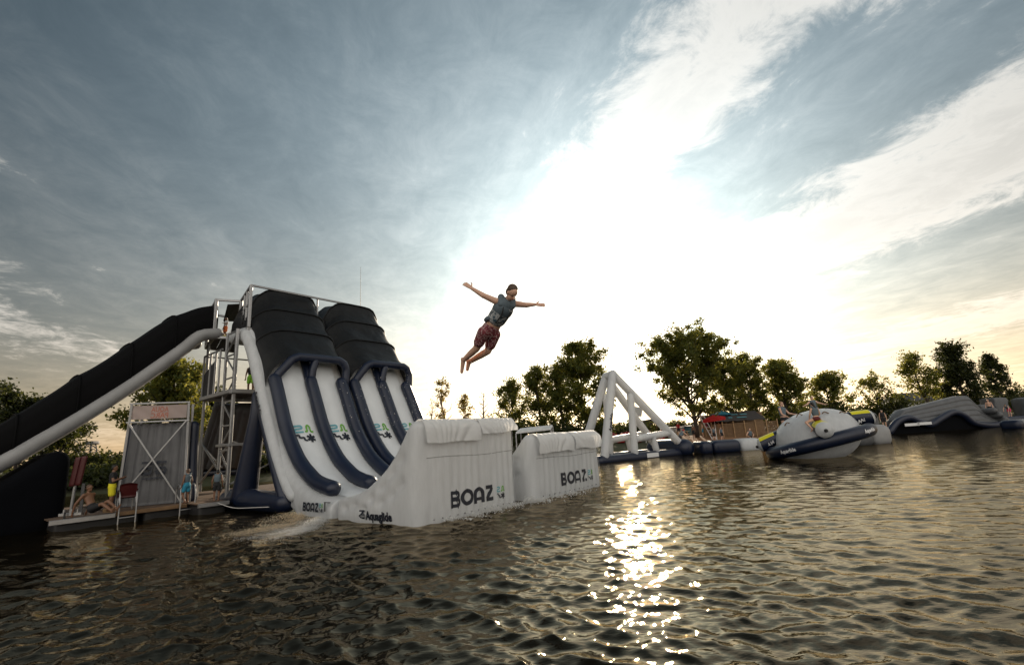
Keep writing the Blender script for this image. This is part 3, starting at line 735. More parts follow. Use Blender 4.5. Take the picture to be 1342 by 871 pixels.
    # navy A-frame legs on both flanks
    for wq in ((w0 - 0.05,) if near else ()) + (w0 + Wd - 0.05,):
        leg = MB()
        leg.add(*tube(resample([L(9.55, wq, 4.25), L(9.55, wq, 3.4), L(9.95, wq, 1.8), L(10.3, wq, 0.45)], 20), np.linspace(0.22, 0.46, 20), 16))
        leg.add(*tube(resample([L(9.45, wq, 4.3), L(8.75, wq, 3.2), L(7.8, wq, 1.75), L(6.85, wq, 0.42)], 20), np.linspace(0.2, 0.26, 20), 14))
        leg.add(*tube(resample([L(6.9, wq, 0.35), L(8.5, wq, 0.35), L(10.4, wq, 0.38), L(11.6, wq, 0.30)], 20), np.linspace(0.34, 0.42, 20), 16))
        leg.build('support_leg', 'pvc_navy', root)
    if near:
        def onside(V): return LA(5.55 - V[:, 0] * 0.262, w0 - 0.05 - 0.10 * np.sin(math.pi * np.clip((0.16 + V[:, 1] * 0.27 + 0.3) / 1.05, 0, 1)) ** 0.7, 0.16 + V[:, 1] * 0.27)
        put_print('lettering', print_boaz(), 'print_dark', onside, root)
        for mt, rb in print_mark(): put_print('emblem', rb, mt, lambda V: onside(np.stack([3.85 + V[:, 0] * 0.85, V[:, 1] * 1.0], 1)), root)
        rb, wd = text_ribbons('Aquaglide', 1.0, 0.04)
        aa0 = a_of_s(9.05)
        def ontube(V):
            arc_ = float(np.interp(aa0, _A, _ARC)) - V[:, 0] / wd * 0.95; a_ = np.interp(arc_, _ARC, _A); c_ = curve_at(BED, a_) * 0.5 + curve_at(UND, a_) * 0.5; n_ = bed_normal(a_)
            off = (V[:, 1] - 0.2) * 0.22; return LA(c_[:, 0] + n_[:, 0] * off, w0 - 0.02 - np.sqrt(np.maximum(0.27 ** 2 - off ** 2, 0)) - 0.012, c_[:, 1] + n_[:, 1] * off)
        put_print('lettering', rb, 'print_dark', ontube, root)
        # dark strap where the ramp is buckled on
        V, FF = bar(L(4.25, w0 - 0.13, 0.46), L(3.95, w0 - 0.13, 0.46), 0.05, 0.02); mk('buckle_strap', V, FF, 'rubber', root, False)
        V, FF = bar(L(4.22, w0 - 0.135, 0.47), L(4.22, w0 - 0.135, 0.20), 0.05, 0.02); mk('buckle_strap', V, FF, 'rubber', root, False)
    return root
big_slide(0.0, 'black-covered inflatable slide with navy bracing leg, beside the metal tower', 31, True)
big_slide(3.5, 'black-covered inflatable slide with an antenna rising behind its cover', 47, False)
for (s1, w1) in ((12.9, 6.6),):
    base_p = L(s1, w1, 7.3); t_ = thing('whip_antenna', base_p, 'thin whip antenna standing up behind a black slide cover', 'antenna')
    V, F = tube([base_p, base_p + np.array([0, 0, 2.2]), base_p + np.array([0, 0, 4.9])], [0.03, 0.016, 0.008], 6); mk('mast', V, F, 'steel_dark', t_)
    V, F = bar(base_p, base_p + np.array([0, 0, 0.25]), 0.1, 0.1); mk('mount', V, F, 'steel_dark', t_, False)

# ------------------------------------------------------------------ steel tower
DECK = 7.3
def post(parent, a, b, w=0.09, name='post', m='aluminium', up=(0.63, 0.777, 0)):
    V, F = bar(a, b, w, w, up); return mk(name, V, F, m, parent, False)
tw = thing('slide_tower', L(12, 0, 0.35), 'tall metal scaffold tower with two decks carrying the slides', 'tower')
tA, tB, tC, tD = G(280, 441, DECK), G(313, 442, DECK), G(308.6, 460, DECK), G(270, 455, DECK)
tE = L(10.95, -0.02, DECK)
up_ = np.array([0, 0, 1.0])
def slab(name, corners, th, m, parent):
    c = [np.asarray(q, float) for q in corners]; n = len(c)
    V = c + [q - up_ * th for q in c]; F = [tuple(range(n)), tuple(reversed(range(n, 2 * n)))] + [(i, n + i, n + (i + 1) % n, (i + 1) % n) for i in range(n)]
    return mk(name, V, F, m, parent, False)
# landing: grate panels under an edge frame
def grate_panels(c00, c10, c11, c01, nu, nv, name, parent, m='grate'):
    for i in range(nu):
        for j in range(nv):
            def q(u, v): return (c00 * (1 - u) * (1 - v) + c10 * u * (1 - v) + c11 * u * v + c01 * (1 - u) * v)
            g = 0.03
            slab(name, [q((i + g) / nu, (j + g) / nv), q((i + 1 - g) / nu, (j + g) / nv), q((i + 1 - g) / nu, (j + 1 - g) / nv), q((i + g) / nu, (j + 1 - g) / nv)], 0.05, m, parent)
grate_panels(tA, tB, tC, tD, 3, 4, 'deck_panel', tw)
for a, b in ((tA, tB), (tB, tC), (tC, tD), (tD, tA)):
    post(tw, a - up_ * 0.03, b - up_ * 0.03, 0.13, 'deck_beam', up=(0, 0, 1))
hs = 1.78
for q, hh in ((tA, hs), (tB, hs * 0.98), (tC, hs), (tD, hs)): post(tw, q, q + up_ * hh, 0.13)
for a, b in ((tA, tB), (tB, tC), (tD, tA), (tD, tC)): post(tw, a + up_ * (hs - 0.05), b + up_ * (hs - 0.05), 0.10, 'top_rail', up=(0, 0, 1))
post(tw, tB * 0.6 + tE * 0.4 - up_ * 0.0, tB * 0.6 + tE * 0.4 + up_ * hs, 0.08); post(tw, tB * 0.35 + tE * 0.65, tB * 0.35 + tE * 0.65 + up_ * hs, 0.08)
# main upper deck behind both slides
mc = [tE, L(10.98, 7.2, DECK), L(14.4, 7.2, DECK), tB + (tC - tB) * 0.35]
grate_panels(np.array(mc[0]), np.array(mc[1]), np.array(mc[2]), np.array(mc[3]), 5, 2, 'deck_panel', tw)
post(tw, tE - up_ * 0.06, tB - up_ * 0.06, 0.13, 'deck_beam', up=(0, 0, 1)); post(tw, tE - up_ * 0.1, L(10.98, 7.2, DECK - 0.1), 0.13, 'deck_beam', up=(0, 0, 1))
topE = tE + up_ * 1.86
post(tw, tE, topE, 0.12); railend = L(12.35, 6.55, 9.62)
post(tw, topE, railend, 0.085, 'top_rail', up=(0, 0, 1)); post(tw, topE, tB + up_ * hs, 0.09, 'top_rail', up=(0, 0, 1))
post(tw, railend - up_ * 2.3, railend, 0.09); post(tw, topE * 0.48 + railend * 0.52 - up_ * 2.1, topE * 0.48 + railend * 0.52, 0.07)
post(tw, topE - up_ * 0.75, tB + up_ * (hs - 0.75), 0.06, 'guard_rail', up=(0, 0, 1)); post(tw, topE - up_ * 1.3, tB + up_ * (hs - 1.3), 0.06, 'guard_rail', up=(0, 0, 1))
# corner truss
B0 = 0.36
def truss(sa_, sb_, w, z0, z1, bays):
    for s in (sa_, sb_): post(tw, L(s, w, z0), L(s, w, z1), 0.12 if s == sa_ else 0.10, 'truss_leg', up=(0.63, 0.777, 0))
    for i in range(bays + 1):
        z = z0 + (z1 - z0) * i / bays
        if 0 < i: post(tw, L(sa_, w + 0.02, z - 0.06), L(sb_, w + 0.02, z - 0.06), 0.06, 'strut', up=(0, 0, 1))
        if i < bays:
            z2 = z0 + (z1 - z0) * (i + 1) / bays
            a, b = (sa_, sb_) if i % 2 else (sb_, sa_)
            post(tw, L(a, w + 0.02, z + 0.05), L(b, w + 0.02, z2 - 0.1), 0.055, 'brace', up=(0, 0, 1))
truss(11.1, 12.15, -0.38, B0, DECK - 0.1, 7)
truss(11.1, 12.15, 3.45, B0, DECK - 0.1, 6)
for s, w in ((14.3, -0.4), (14.3, 3.2), (14.3, 7.0), (11.2, 7.0), (16.1, 1.4)): post(tw, L(s, w, B0), L(s, w, DECK - 0.1), 0.10, 'truss_leg')
post(tw, L(11.1, -0.36, 0.9), L(14.3, -0.36, 2.6), 0.06, 'brace', up=(0, 0, 1)); post(tw, L(11.1, -0.34, 2.6), L(14.3, -0.34, 0.9), 0.06, 'brace', up=(0, 0, 1))
post(tw, L(11.12, -0.35, 2.6), L(11.12, 3.4, 0.9), 0.06, 'brace', up=(0, 0, 1)); post(tw, L(11.14, -0.35, 0.9), L(11.14, 3.4, 2.6), 0.06, 'brace', up=(0, 0, 1))
# middle deck
MD = 4.65
m4 = [np.array(L(11.0, -0.5, MD)), np.array(L(11.0, 2.9, MD)), np.array(L(14.35, 2.9, MD)), np.array(L(14.35, -0.5, MD))]
grate_panels(m4[0], m4[1], m4[2], m4[3], 2, 3, 'deck_panel', tw)
for a, b in ((0, 1), (3, 0), (3, 2)): post(tw, m4[a] - up_ * 0.08, m4[b] - up_ * 0.08, 0.17, 'deck_beam', up=(0, 0, 1))
post(tw, L(11.0, -0.46, 2.45), L(11.0, 2.9, 2.45), 0.11, 'deck_beam', up=(0, 0, 1)); post(tw, L(11.05, -0.48, 2.45), L(12.2, -0.48, 2.45), 0.11, 'deck_beam', up=(0, 0, 1))
for s in (12.4, 12.9, 13.5, 14.3): post(tw, L(s, -0.52, MD - 0.1), L(s, -0.52, MD + 1.85), 0.07, 'rail_post')
for z in (1.85,): post(tw, L(12.2, -0.52, MD + z), L(14.3, -0.52, MD + z), 0.06, 'top_rail', up=(0, 0, 1))
post(tw, L(14.3, -0.52, MD + 1.85), L(14.3, 1.5, MD + 1.85), 0.06, 'top_rail', up=(0, 0, 1))
# dark netting on the rail and a ladder between the decks
V = [L(12.95, -0.50, MD), L(14.25, -0.50, MD), L(14.25, -0.50, MD + 1.0), L(13.6, -0.50, MD + 1.25), L(12.95, -0.50, MD + 1.5)]
mk('netting', V + [v - WV * 0.01 for v in V], [(0, 1, 2, 3, 4), (9, 8, 7, 6, 5)], 'grate', tw, False)
for dw in (0.55, 1.05):
    post(tw, L(11.3, dw, MD), L(12.7, dw, DECK), 0.07, 'ladder_rail', m='wood', up=(0, 0, 1))
for k in range(7):
    f = (k + 0.6) / 7; post(tw, L(11.3 + 1.4 * f, 0.55, MD + (DECK - MD) * f), L(11.3 + 1.4 * f, 1.05, MD + (DECK - MD) * f), 0.05, 'ladder_rung', m='wood', up=(0, 0, 1))
# small roof sheet over the landing
slab('canopy_sheet', [tA * 0.55 + tB * 0.45 + up_ * 1.55, tB + up_ * 1.62, tC + up_ * 1.62, tD * 0.5 + tC * 0.5 + up_ * 1.5], 0.04, 'fabric_black', tw)

# ------------------------------------------------------------------ long covered slide running off to the left
cs = thing('covered_slide', L(14.8, -4, 0), 'long slide under a black cover with pale grey side tube', 'inflatable slide')
_tp = [ons(x, y, 13.55) for x, y in ((282, 437), (264, 439), (231, 464), (198, 487), (165, 510), (103, 549), (41, 585), (0, 608))]
_cp = [ons(x, y, 14.1) for x, y in ((285, 399), (258, 401), (219, 416), (165, 454), (112, 486), (70, 511), (30, 536), (0, 556))]
_tw = np.array([q[0] for q in _tp][::-1]); _tz = np.array([q[1] for q in _tp][::-1]); _cw = np.array([q[0] for q in _cp][::-1]); _cz = np.array([q[1] for q in _cp][::-1])
T3w = [-0.35, -1.0, -1.6, -2.4, -3.2, -4.0, -4.8, -5.6, -6.4]
T3z = [float(np.interp(q, _tw, _tz)) for q in T3w]; C3z = [float(np.interp(q, _cw, _cz)) for q in T3w]
for q, dt, dc in ((-7.6, 0.75, 0.8), (-8.8, 1.4, 1.5), (-10.0, 1.85, 2.1)): T3w.append(q); C3z.append(C3z[8] - dc); T3z.append(max(0.45, T3z[8] - dt))
pp = resample(np.stack([T3w, T3z, C3z], 1), 60)
for s_, nm in ((13.55, 'side_tube'), (16.25, 'side_tube')):
    V, F = tube(LA(np.full(60, s_), pp[:, 0], pp[:, 1]), 0.26, 16); mk(nm, V, F, 'pvc_grey', cs)
V = np.vstack([LA(np.array([13.6, 14.9, 16.2]), np.full(3, p[0]), np.full(3, p[1] + 0.12)) for p in pp]); mk('slide_lane', V, grid_faces(60, 3), 'pvc_dark', cs)
sec_s = np.array([13.50, 13.48, 13.6, 13.85, 14.3, 15.0, 15.6, 16.0, 16.25, 16.3, 16.3]); sec_t = np.array([0.08, 0.4, 0.78, 0.95, 1.0, 1.015, 1.0, 0.95, 0.75, 0.4, 0.08])
stn = [0, 9, 19, 29, 39, 49, 59]
for k in range(6):
    V = []; n = 14
    for i in range(n):
        x = stn[k] + (stn[k + 1] - stn[k]) * i / (n - 1); p = [np.interp(x, np.arange(60), pp[:, c]) for c in range(3)]
        sag = 0.08 * math.sin(math.pi * i / (n - 1)); tt = np.linspace(0, 1, 40); S = np.interp(tt, np.linspace(0, 1, 11), sec_s); T = np.interp(tt, np.linspace(0, 1, 11), sec_t)
        wr = 0.02 * fbm(np.stack([np.full(40, x * 0.3), tt * 8], 1), 60 + k, 3, 1.5)
        V.append(LA(S + wr, np.full(40, p[0]), p[1] + T * (p[2] - p[1] - sag) + wr))
    mk('cover_panel', np.vstack(V), grid_faces(n, 40), 'fabric_black_dim', cs)
for k in (1, 2, 3, 4, 5):
    p = pp[stn[k]]; tt = np.linspace(0, 1, 40); S = np.interp(tt, np.linspace(0, 1, 11), sec_s); T = np.interp(tt, np.linspace(0, 1, 11), sec_t)
    V, F = tube(LA(S - 0.015 * np.sign(15 - S), np.full(40, p[0]), p[1] + T * (p[2] - p[1]) + 0.02), 0.035, 6); mk('cover_hoop', V, F, 'fabric_black_dim', cs)
P, F, _ = rounded_box(3.6, 4.6, 1.0, (0.3, 0.35, 0.16), (14, 20, 12))
wq = -9.4 + P[:, 1]; topz = np.interp(wq, T3w[::-1], T3z[::-1]) - 0.62
mk('support_block', LA(12.75 + P[:, 0], wq, -0.3 + P[:, 2] * (np.minimum(topz, 2.55) + 0.3)), F, 'pvc_dark', cs)

# ------------------------------------------------------------------ floating dock
dk = thing('floating_dock', L(13.5, -3, 0), 'floating dock with plank deck and grey metal edge under the tower', 'dock')
def dock_part(s0, s1, w0, w1, z, n):
    for i in range(n):
        a = w0 + (w1 - w0) * i / n; b = w0 + (w1 - w0) * (i + 1) / n - 0.012
        slab('plank', [L(s0, a, z), L(s0, b, z), L(s1, b, z), L(s1, a, z)], 0.04, 'plank', dk)
dock_part(11.42, 17.5, -3.75, -0.62, 0.40, 22); dock_part(11.42, 17.5, -5.3, -3.77, 0.36, 11); dock_part(10.3, 11.40, -1.6, -0.62, 0.395, 7); dock_part(12.4, 17.5, -0.58, 7.4, 0.40, 40)
for (a, b, z) in ((L(11.36, -5.35, 0.30), L(11.36, -3.72, 0.30), 0.15), (L(10.24, -1.62, 0.33), L(10.24, -0.6, 0.33), 0.14)):
    V, F = bar(a, b, 0.10, z, (0, 0, 1)); mk('edge_rail', V, F, 'aluminium', dk, False)
V, F = bar(L(11.36, -3.70, 0.32), L(11.36, -1.64, 0.32), 0.10, 0.12, (0, 0, 1)); mk('edge_rail', V, F, 'wood', dk, False)
for (s0, s1, w0, w1) in ((11.5, 17.4, -5.2, -3.0), (11.5, 17.4, -2.9, -0.7), (10.35, 11.45, -1.55, -0.65), (12.5, 17.4, -0.5, 7.3)):
    P, F, _ = rounded_box(s1 - s0, w1 - w0, 0.72, 0.1, (10, 10, 6)); mk('pontoon', LA(s0 + P[:, 0], w0 + P[:, 1], -0.38 + P[:, 2]), F, 'float_black', dk)
# swim ladders hang on the edge
def swim_ladder(pt, label):
    s, w = pt; t = thing('swim_ladder', L(s, w, 0.4), label, 'ladder', 'ladders on the dock edge')
    for dw in (-0.05, 0.42):
        V, F = tube(resample([L(s + 0.45, w + dw, 0.42), L(s + 0.42, w + dw, 0.95), L(s + 0.15, w + dw, 1.08), L(s - 0.06, w + dw, 0.85), L(s - 0.12, w + dw, 0.3), L(s - 0.14, w + dw, -0.5)], 30), 0.024, 8); mk('handrail', V, F, 'aluminium', t)
    for z in (0.2, -0.1, -0.4): V, F = tube([L(s - 0.13, w - 0.05, z), L(s - 0.13, w + 0.42, z)], 0.02, 8); mk('rung', V, F, 'aluminium', t)
swim_ladder((11.28, -3.62), 'steel swim ladder on the dock edge in front of the red chair')
swim_ladder((11.28, -1.85), 'steel swim ladder on the dock edge by the right foot of the braced stand')
# mooring line
V, F = tube(resample([L(10.2, -1.0, 0.36), L(9.2, -0.8, 0.20), L(8.0, -0.5, 0.22), L(6.7, -0.2, 0.26)], 24), 0.014, 6)
o = mk('mooring_rope', V, F, 'rope', loc=L(10.2, -1.0, 0.36)); tag(o, 'thin pale rope stretched from the dock to the foot of the slide', 'rope')

# ------------------------------------------------------------------ cross-braced stand with ribbed inflatable panel
bA, bB = L(12.98, -3.42, 0.42), L(11.75, -1.57, 0.42); bx_ = unit(bB - bA); by_ = np.array([-bx_[1], bx_[0], 0]); bw_ = np.linalg.norm(bB - bA)
bs = thing('braced_stand', (bA + bB) / 2, 'grey ribbed inflatable wall in a cross-braced metal frame under a banner', 'inflatable slide')
def BP(x, y, z): return bA + bx_ * x + by_ * y + up_ * z
n, m = 60, 26; xs = np.linspace(0.02, bw_ - 0.02, n); zs = np.linspace(0.0, 3.02, m)
X, Z = np.meshgrid(xs, zs, indexing='ij'); X = X.ravel(); Z = Z.ravel()
bul = 0.07 * np.abs(np.sin(math.pi * 7 * X / bw_)) ** 0.7 + 0.10 * np.sin(math.pi * X / bw_)
Yf = 0.16 - bul + Z * 0.06; tp = np.clip((Z - 2.85) / 0.17, 0, 1); Yf = Yf + 0.14 * tp ** 2
xc = bw_ / 2 + (X - bw_ / 2) * (1 - 0.10 * Z / 3)
front = np.array([BP(a, b, c) for a, b, c in zip(xc, Yf, Z)]); back = np.array([BP(a, 0.75 + 0.06 * c, c) for a, c in zip(xc, Z)])
Fq = grid_faces(n, m); nb = n * m
Fb = [tuple(nb + i for i in reversed(f)) for f in Fq]
edge = [i * m for i in range(n)] + [(n - 1) * m + j for j in range(1, m)] + [i * m + m - 1 for i in range(n - 2, -1, -1)] + [j for j in range(m - 2, 0, -1)]
Fe = [(edge[(k + 1) % len(edge)], edge[k], nb + edge[k], nb + edge[(k + 1) % len(edge)]) for k in range(len(edge))]
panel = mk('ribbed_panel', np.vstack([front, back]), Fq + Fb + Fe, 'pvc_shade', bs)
for x0 in (0.04, bw_ - 0.04):
    sgn = 1 if x0 < 1 else -1
    V, F = tube(resample([BP(x0 - 0.10 * sgn, 0.45, 0.1), BP(x0 + 0.02 * sgn, 0.55, 1.6), BP(x0 + 0.06 * sgn, 0.60, 2.85)], 16), 0.20, 12); mk('side_tube', V, F, 'pvc_navy', bs)
lean = 0.13
for a, b in ((BP(0.05, -0.04, 0), BP(lean + 0.05, -0.04, 3.75)), (BP(bw_ - 0.05, -0.04, 0), BP(bw_ - lean - 0.02, -0.04, 3.75)), (BP(0.2, 0.7, 0), BP(0.25, 0.78, 3.75)), (BP(bw_ - 0.2, 0.7, 0), BP(bw_ - 0.25, 0.78, 3.75))): post(bs, a, b, 0.075)
post(bs, BP(0.08, -0.11, 0.25), BP(bw_ - 0.15, -0.11, 3.05), 0.055, 'brace', up=(0, 0, 1)); post(bs, BP(bw_ - 0.1, -0.17, 0.05), BP(0.18, -0.17, 3.05), 0.055, 'brace', up=(0, 0, 1))
post(bs, BP(0.08, -0.06, 3.06), BP(bw_ - 0.08, -0.06, 3.06), 0.06, 'top_rail', up=(0, 0, 1)); post(bs, BP(0.12, -0.06, 3.76), BP(bw_ - 0.1, -0.06, 3.76), 0.06, 'top_rail', up=(0, 0, 1))
n, m = 24, 8; V = [BP(0.2 + (bw_ - 0.4) * i / (n - 1), -0.02 + 0.015 * math.sin(i * 0.9 + j), 3.16 + 0.52 * j / (m - 1)) for i in range(n) for j in range(m)]
V2 = [v + by_ * 0.012 for v in V]; ban = mk('banner', V + V2, grid_faces(n, m) + [tuple(n * m + q for q in reversed(f)) for f in grid_faces(n, m)], 'banner', bs)
for row, (txt, zc) in enumerate((('AQUA', 3.43), ('PARC', 3.20))):
    rb, wd = text_ribbons(txt, 1.0, 0.02)
    put_print('lettering', rb, 'print_pink', lambda V, zc=zc, wd=wd: np.array([BP(bw_ / 2 + 0.30 - v[0] / wd * 0.58, -0.045, zc + v[1] * 0.27) for v in V]), ban)
for sg in (-1, 1):
    ar = [ribbon(dens([(0.08, 0.62), (0.12, 0.72), (0.42, 0.72)], 3), 0.09), ribbon(dens([(0.06, 0.5), (0.36, 0.5), (0.42, 0.4), (0.36, 0.3), (0.12, 0.3), (0.08, 0.42)], 3), 0.10)]
    put_print('emblem', ar, 'print_dark', lambda V, sg=sg: np.array([BP(bw_ / 2 + sg * v[0] * 0.95, -0.04 - 0.0 + (0.10 + 0.06 * (0.75 + v[1])) * 0 - 0.02, 0.85 + v[1] * 0.95) for v in V]), panel)
rb, wd = text_ribbons('aquaglide', 1.0, 0.03)
put_print('lettering', rb, 'print_dark', lambda V: np.array([BP(bw_ / 2 - 0.36 + v[0] / wd * 0.75, -0.06, 0.93 + v[1] * 0.13) for v in V]), panel)

# ------------------------------------------------------------------ slide sloping away behind the tower
rs = thing('ribbed_slide', at(300, 640, 22), 'grey ribbed inflatable slide sloping down behind the tower truss', 'inflatable slide')
c0, c1, c2, c3 = at(289, 530, 22.5), at(350, 530, 22.0), at(335, 612, 25.0), at(262, 616, 25.5)
n, m = 50, 24; V = []
nrm_ = unit(np.cross(c1 - c0, c3 - c0)); nrm_ = nrm_ if nrm_[1] < 0 else -nrm_
for i in range(n):
    u = i / (n - 1)
    for j in range(m):
        v = j / (m - 1); e = min(1, min(u, 1 - u) / 0.06, min(v, 1 - v) / 0.06)
        V.append(c0 * (1 - u) * (1 - v) + c1 * u * (1 - v) + c2 * u * v + c3 * (1 - u) * v + nrm_ * (0.22 * math.sqrt(max(0, e)) + 0.05 * abs(math.sin(math.pi * 7 * u)) ** 0.7 * e))
V2 = [c0 * (1 - u) * (1 - v) + c1 * u * (1 - v) + c2 * u * v + c3 * (1 - u) * v - nrm_ * 0.15 for u in np.linspace(0, 1, n) for v in np.linspace(0, 1, m)]
ns = n * m; edge = [i * m for i in range(n)] + [(n - 1) * m + j for j in range(1, m)] + [i * m + m - 1 for i in range(n - 2, -1, -1)] + [j for j in range(m - 2, 0, -1)]
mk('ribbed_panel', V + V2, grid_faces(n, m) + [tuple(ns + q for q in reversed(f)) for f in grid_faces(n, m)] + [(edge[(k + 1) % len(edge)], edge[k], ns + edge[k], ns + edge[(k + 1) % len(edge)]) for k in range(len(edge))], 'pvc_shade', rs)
V, F = tube([c0 + nrm_ * 0.02, c3 + nrm_ * 0.02], 0.26, 14); mk('side_tube', V, F, 'pvc_shade', rs)
V, F = tube([c3 - up_ * 0.15, c2 - up_ * 0.15], 0.18, 12); mk('end_tube', V, F, 'pvc_navy', rs)
for q in ((262, 578), (268, 575)):
    t_ = at(q[0], q[1], 24.0); b_ = t_.copy(); b_[2] = 0.41; post(rs, b_, t_, 0.08)
t1_, t2_ = at(263, 580, 23.6), at(291, 612, 23.2); post(rs, t1_, t2_, 0.06, 'brace', up=(0, 0, 1))

# ------------------------------------------------------------------ things on the dock
def plastic_chair(P, rz, label):
    t = thing('armchair', P, label, 'chair'); c, s = math.cos(rz), math.sin(rz)
    def q(x, y, z): return np.asarray(P) + np.array([c * x - s * y, s * x + c * y, z])
    P_, F, _ = rounded_box(0.5, 0.46, 0.05, 0.02, (6, 6, 4)); mk('seat', [q(a - 0.25, b - 0.23, 0.42 + d - 0.03 * (1 - abs(b - 0.23) / 0.23)) for a, b, d in P_], F, 'red_dark', t)
    n, m = 9, 8; V = [q(-0.24 + 0.48 * i / 8, -0.23 - 0.14 * (j / 7) + 0.05 * (1 - ((i - 4) / 4) ** 2) * -1, 0.45 + 0.42 * j / 7 + (0.05 * (1 - ((i - 4) / 4) ** 2) if j == 7 else 0)) for i in range(n) for j in range(m)]
    V2 = [np.asarray(v) + np.array([0, 0, 0.0]) + (q(0, -0.025, 0) - q(0, 0, 0)) for v in V]; ed = grid_faces(n, m)
    rim = [i * m for i in range(n)] + [(n - 1) * m + j for j in range(1, m)] + [i * m + m - 1 for i in range(n - 2, -1, -1)] + [j for j in range(m - 2, 0, -1)]
    mk('backrest', V + V2, ed + [tuple(n * m + k for k in reversed(f)) for f in ed] + [(rim[(k + 1) % len(rim)], rim[k], n * m + rim[k], n * m + rim[(k + 1) % len(rim)]) for k in range(len(rim))], 'red_dark', t)
    for x in (-0.26, 0.26):
        V, F = tube(resample([q(x, -0.26, 0.68), q(x, 0.0, 0.67), q(x, 0.2, 0.64), q(x, 0.23, 0.42)], 10), 0.028, 8); mk('armrest', V, F, 'red_dark', t)
        for y in (-0.22, 0.2): V, F = tube([q(x * 0.9, y, 0.42), q(x * 1.05, y * 1.15, 0.0)], [0.028, 0.02], 8); mk('leg', V, F, 'aluminium', t)
plastic_chair(G(165, 668, 0.40), R_(40), 'red plastic armchair on the dock before the braced stand')
# red rescue board on a post
P0 = G(92, 674, 0.40); rb_ = thing('rescue_board', P0, 'red padded rescue board upright on a metal post at the dock end', 'rescue board')
V, F = bar(P0, P0 + np.array([0.05, 0, 1.4]), 0.07, 0.07); mk('post', V, F, 'aluminium', rb_, False)
for dx in (0.0, 0.21):
    P_, F, _ = rounded_box(0.19, 0.09, 0.98, 0.04, (6, 5, 12)); mk('pad', P_ + (P0 + np.array([-0.13 + dx, -0.1, 0.92 + dx * 0.1])) + np.outer(P_[:, 2] * 0.12, (1, 0, 0)), F, 'red_dark', rb_)
V, F = bar(P0 + np.array([0.25, 0.1, 0]), P0 + np.array([0.28, 0.05, 1.0]), 0.09, 0.05); mk('post', V, F, 'steel_dark', rb_, False)
P0 = G(90, 678, 0.38); an = thing('mooring_bracket', P0, 'metal mooring bracket with black strap on the dock corner', 'bracket')
V, F = bar(P0 + np.array([-0.3, 0, 0.1]), P0 + np.array([0.35, 0.1, 0.1]), 0.14, 0.09, (0, 0, 1)); mk('plate', V, F, 'aluminium', an, False)
for dx in (-0.2, 0.05, 0.25): V, F = bar(P0 + np.array([dx, 0.03, 0.12]), P0 + np.array([dx, 0.03, 0.26]), 0.06, 0.05); mk('lug', V, F, 'aluminium', an, False)
V, F = bar(P0 + np.array([-0.05, -0.10, 0.18]), P0 + np.array([-0.05, -0.12, -0.2]), 0.06, 0.02); mk('strap', V, F, 'rubber', an, False)
P0 = G(134, 672, 0.39); P_, F, _ = rounded_box(0.3, 0.22, 0.14, 0.015, (5, 5, 4)); bxo = mk('cardboard_box', P_ + P0, F, 'wood_light', loc=P0, smooth=False); tag(bxo, 'small tan carton on the dock beside the lounging person', 'box')

# lattice mast far behind
mp0 = at(112, 640, 85); mp0[2] = float(land_z(mp0[0], mp0[1])); lm = thing('lattice_mast', mp0, 'grey lattice mast with guy wire beyond the trees', 'mast')
mt = at(110, 583, 85)[2]; hh = mt - mp0[2]
lg_ = [np.array([sx, sy, 0]) for sx, sy in ((-1, -1), (1, -1), (1, 1), (-1, 1))]
for q in lg_: V, F = bar(mp0 + q * 1.0, mp0 + q * 0.45 + up_ * hh, 0.16, 0.16); mk('leg', V, F, 'steel_dark', lm, False)
for k in range(7):
    f0, f1 = k / 7, (k + 1) / 7
    for i in range(4):
        a, b = lg_[i], lg_[(i + 1) % 4]
        V, F = bar(mp0 + a * (1 - 0.55 * f0) + up_ * hh * f0, mp0 + b * (1 - 0.55 * f1) + up_ * hh * f1, 0.09, 0.09); mk('brace', V, F, 'steel_dark', lm, False)
P_, F, _ = rounded_box(1.6, 1.6, 0.6, 0.1, (5, 5, 4)); mk('head', P_ + mp0 + np.array([-0.8, -0.8, hh]), F, 'steel_dark', lm)
V, F = tube([mp0 + up_ * hh, at(142, 600, 82)], 0.05, 5); mk('guy_wire', V, F, 'steel_dark', lm)

# ------------------------------------------------------------------ trees
def leaf_mesh(name, C_, size, material, parent, rng):
    n = len(C_); d1 = rng.normal(size=(n, 3)); d1 /= np.linalg.norm(d1, axis=1, keepdims=True)
    d2 = rng.normal(size=(n, 3)); d2 -= d1 * (d1 * d2).sum(1, keepdims=True); d2 /= np.linalg.norm(d2, axis=1, keepdims=True)
    s = (size * rng.uniform(0.55, 1.25, n))[:, None]
    V = np.stack([C_ - d1 * s, C_ - d2 * s * 0.55 + d1 * s * 0.1, C_ + d1 * s, C_ + d2 * s * 0.55 + d1 * s * 0.1], 1).reshape(-1, 3) - origin_of(parent)
    me = bpy.data.meshes.new(name); me.vertices.add(4 * n); me.vertices.foreach_set('co', V.ravel())
    me.loops.add(4 * n); me.loops.foreach_set('vertex_index', np.arange(4 * n, dtype=np.int32))
    me.polygons.add(n); me.polygons.foreach_set('loop_start', np.arange(0, 4 * n, 4, dtype=np.int32)); me.polygons.foreach_set('loop_total', np.full(n, 4, np.int32))
    me.update(); me.materials.append(MAT[material]); o = bpy.data.objects.new(name, me); COL.objects.link(o); o.parent = parent; return o
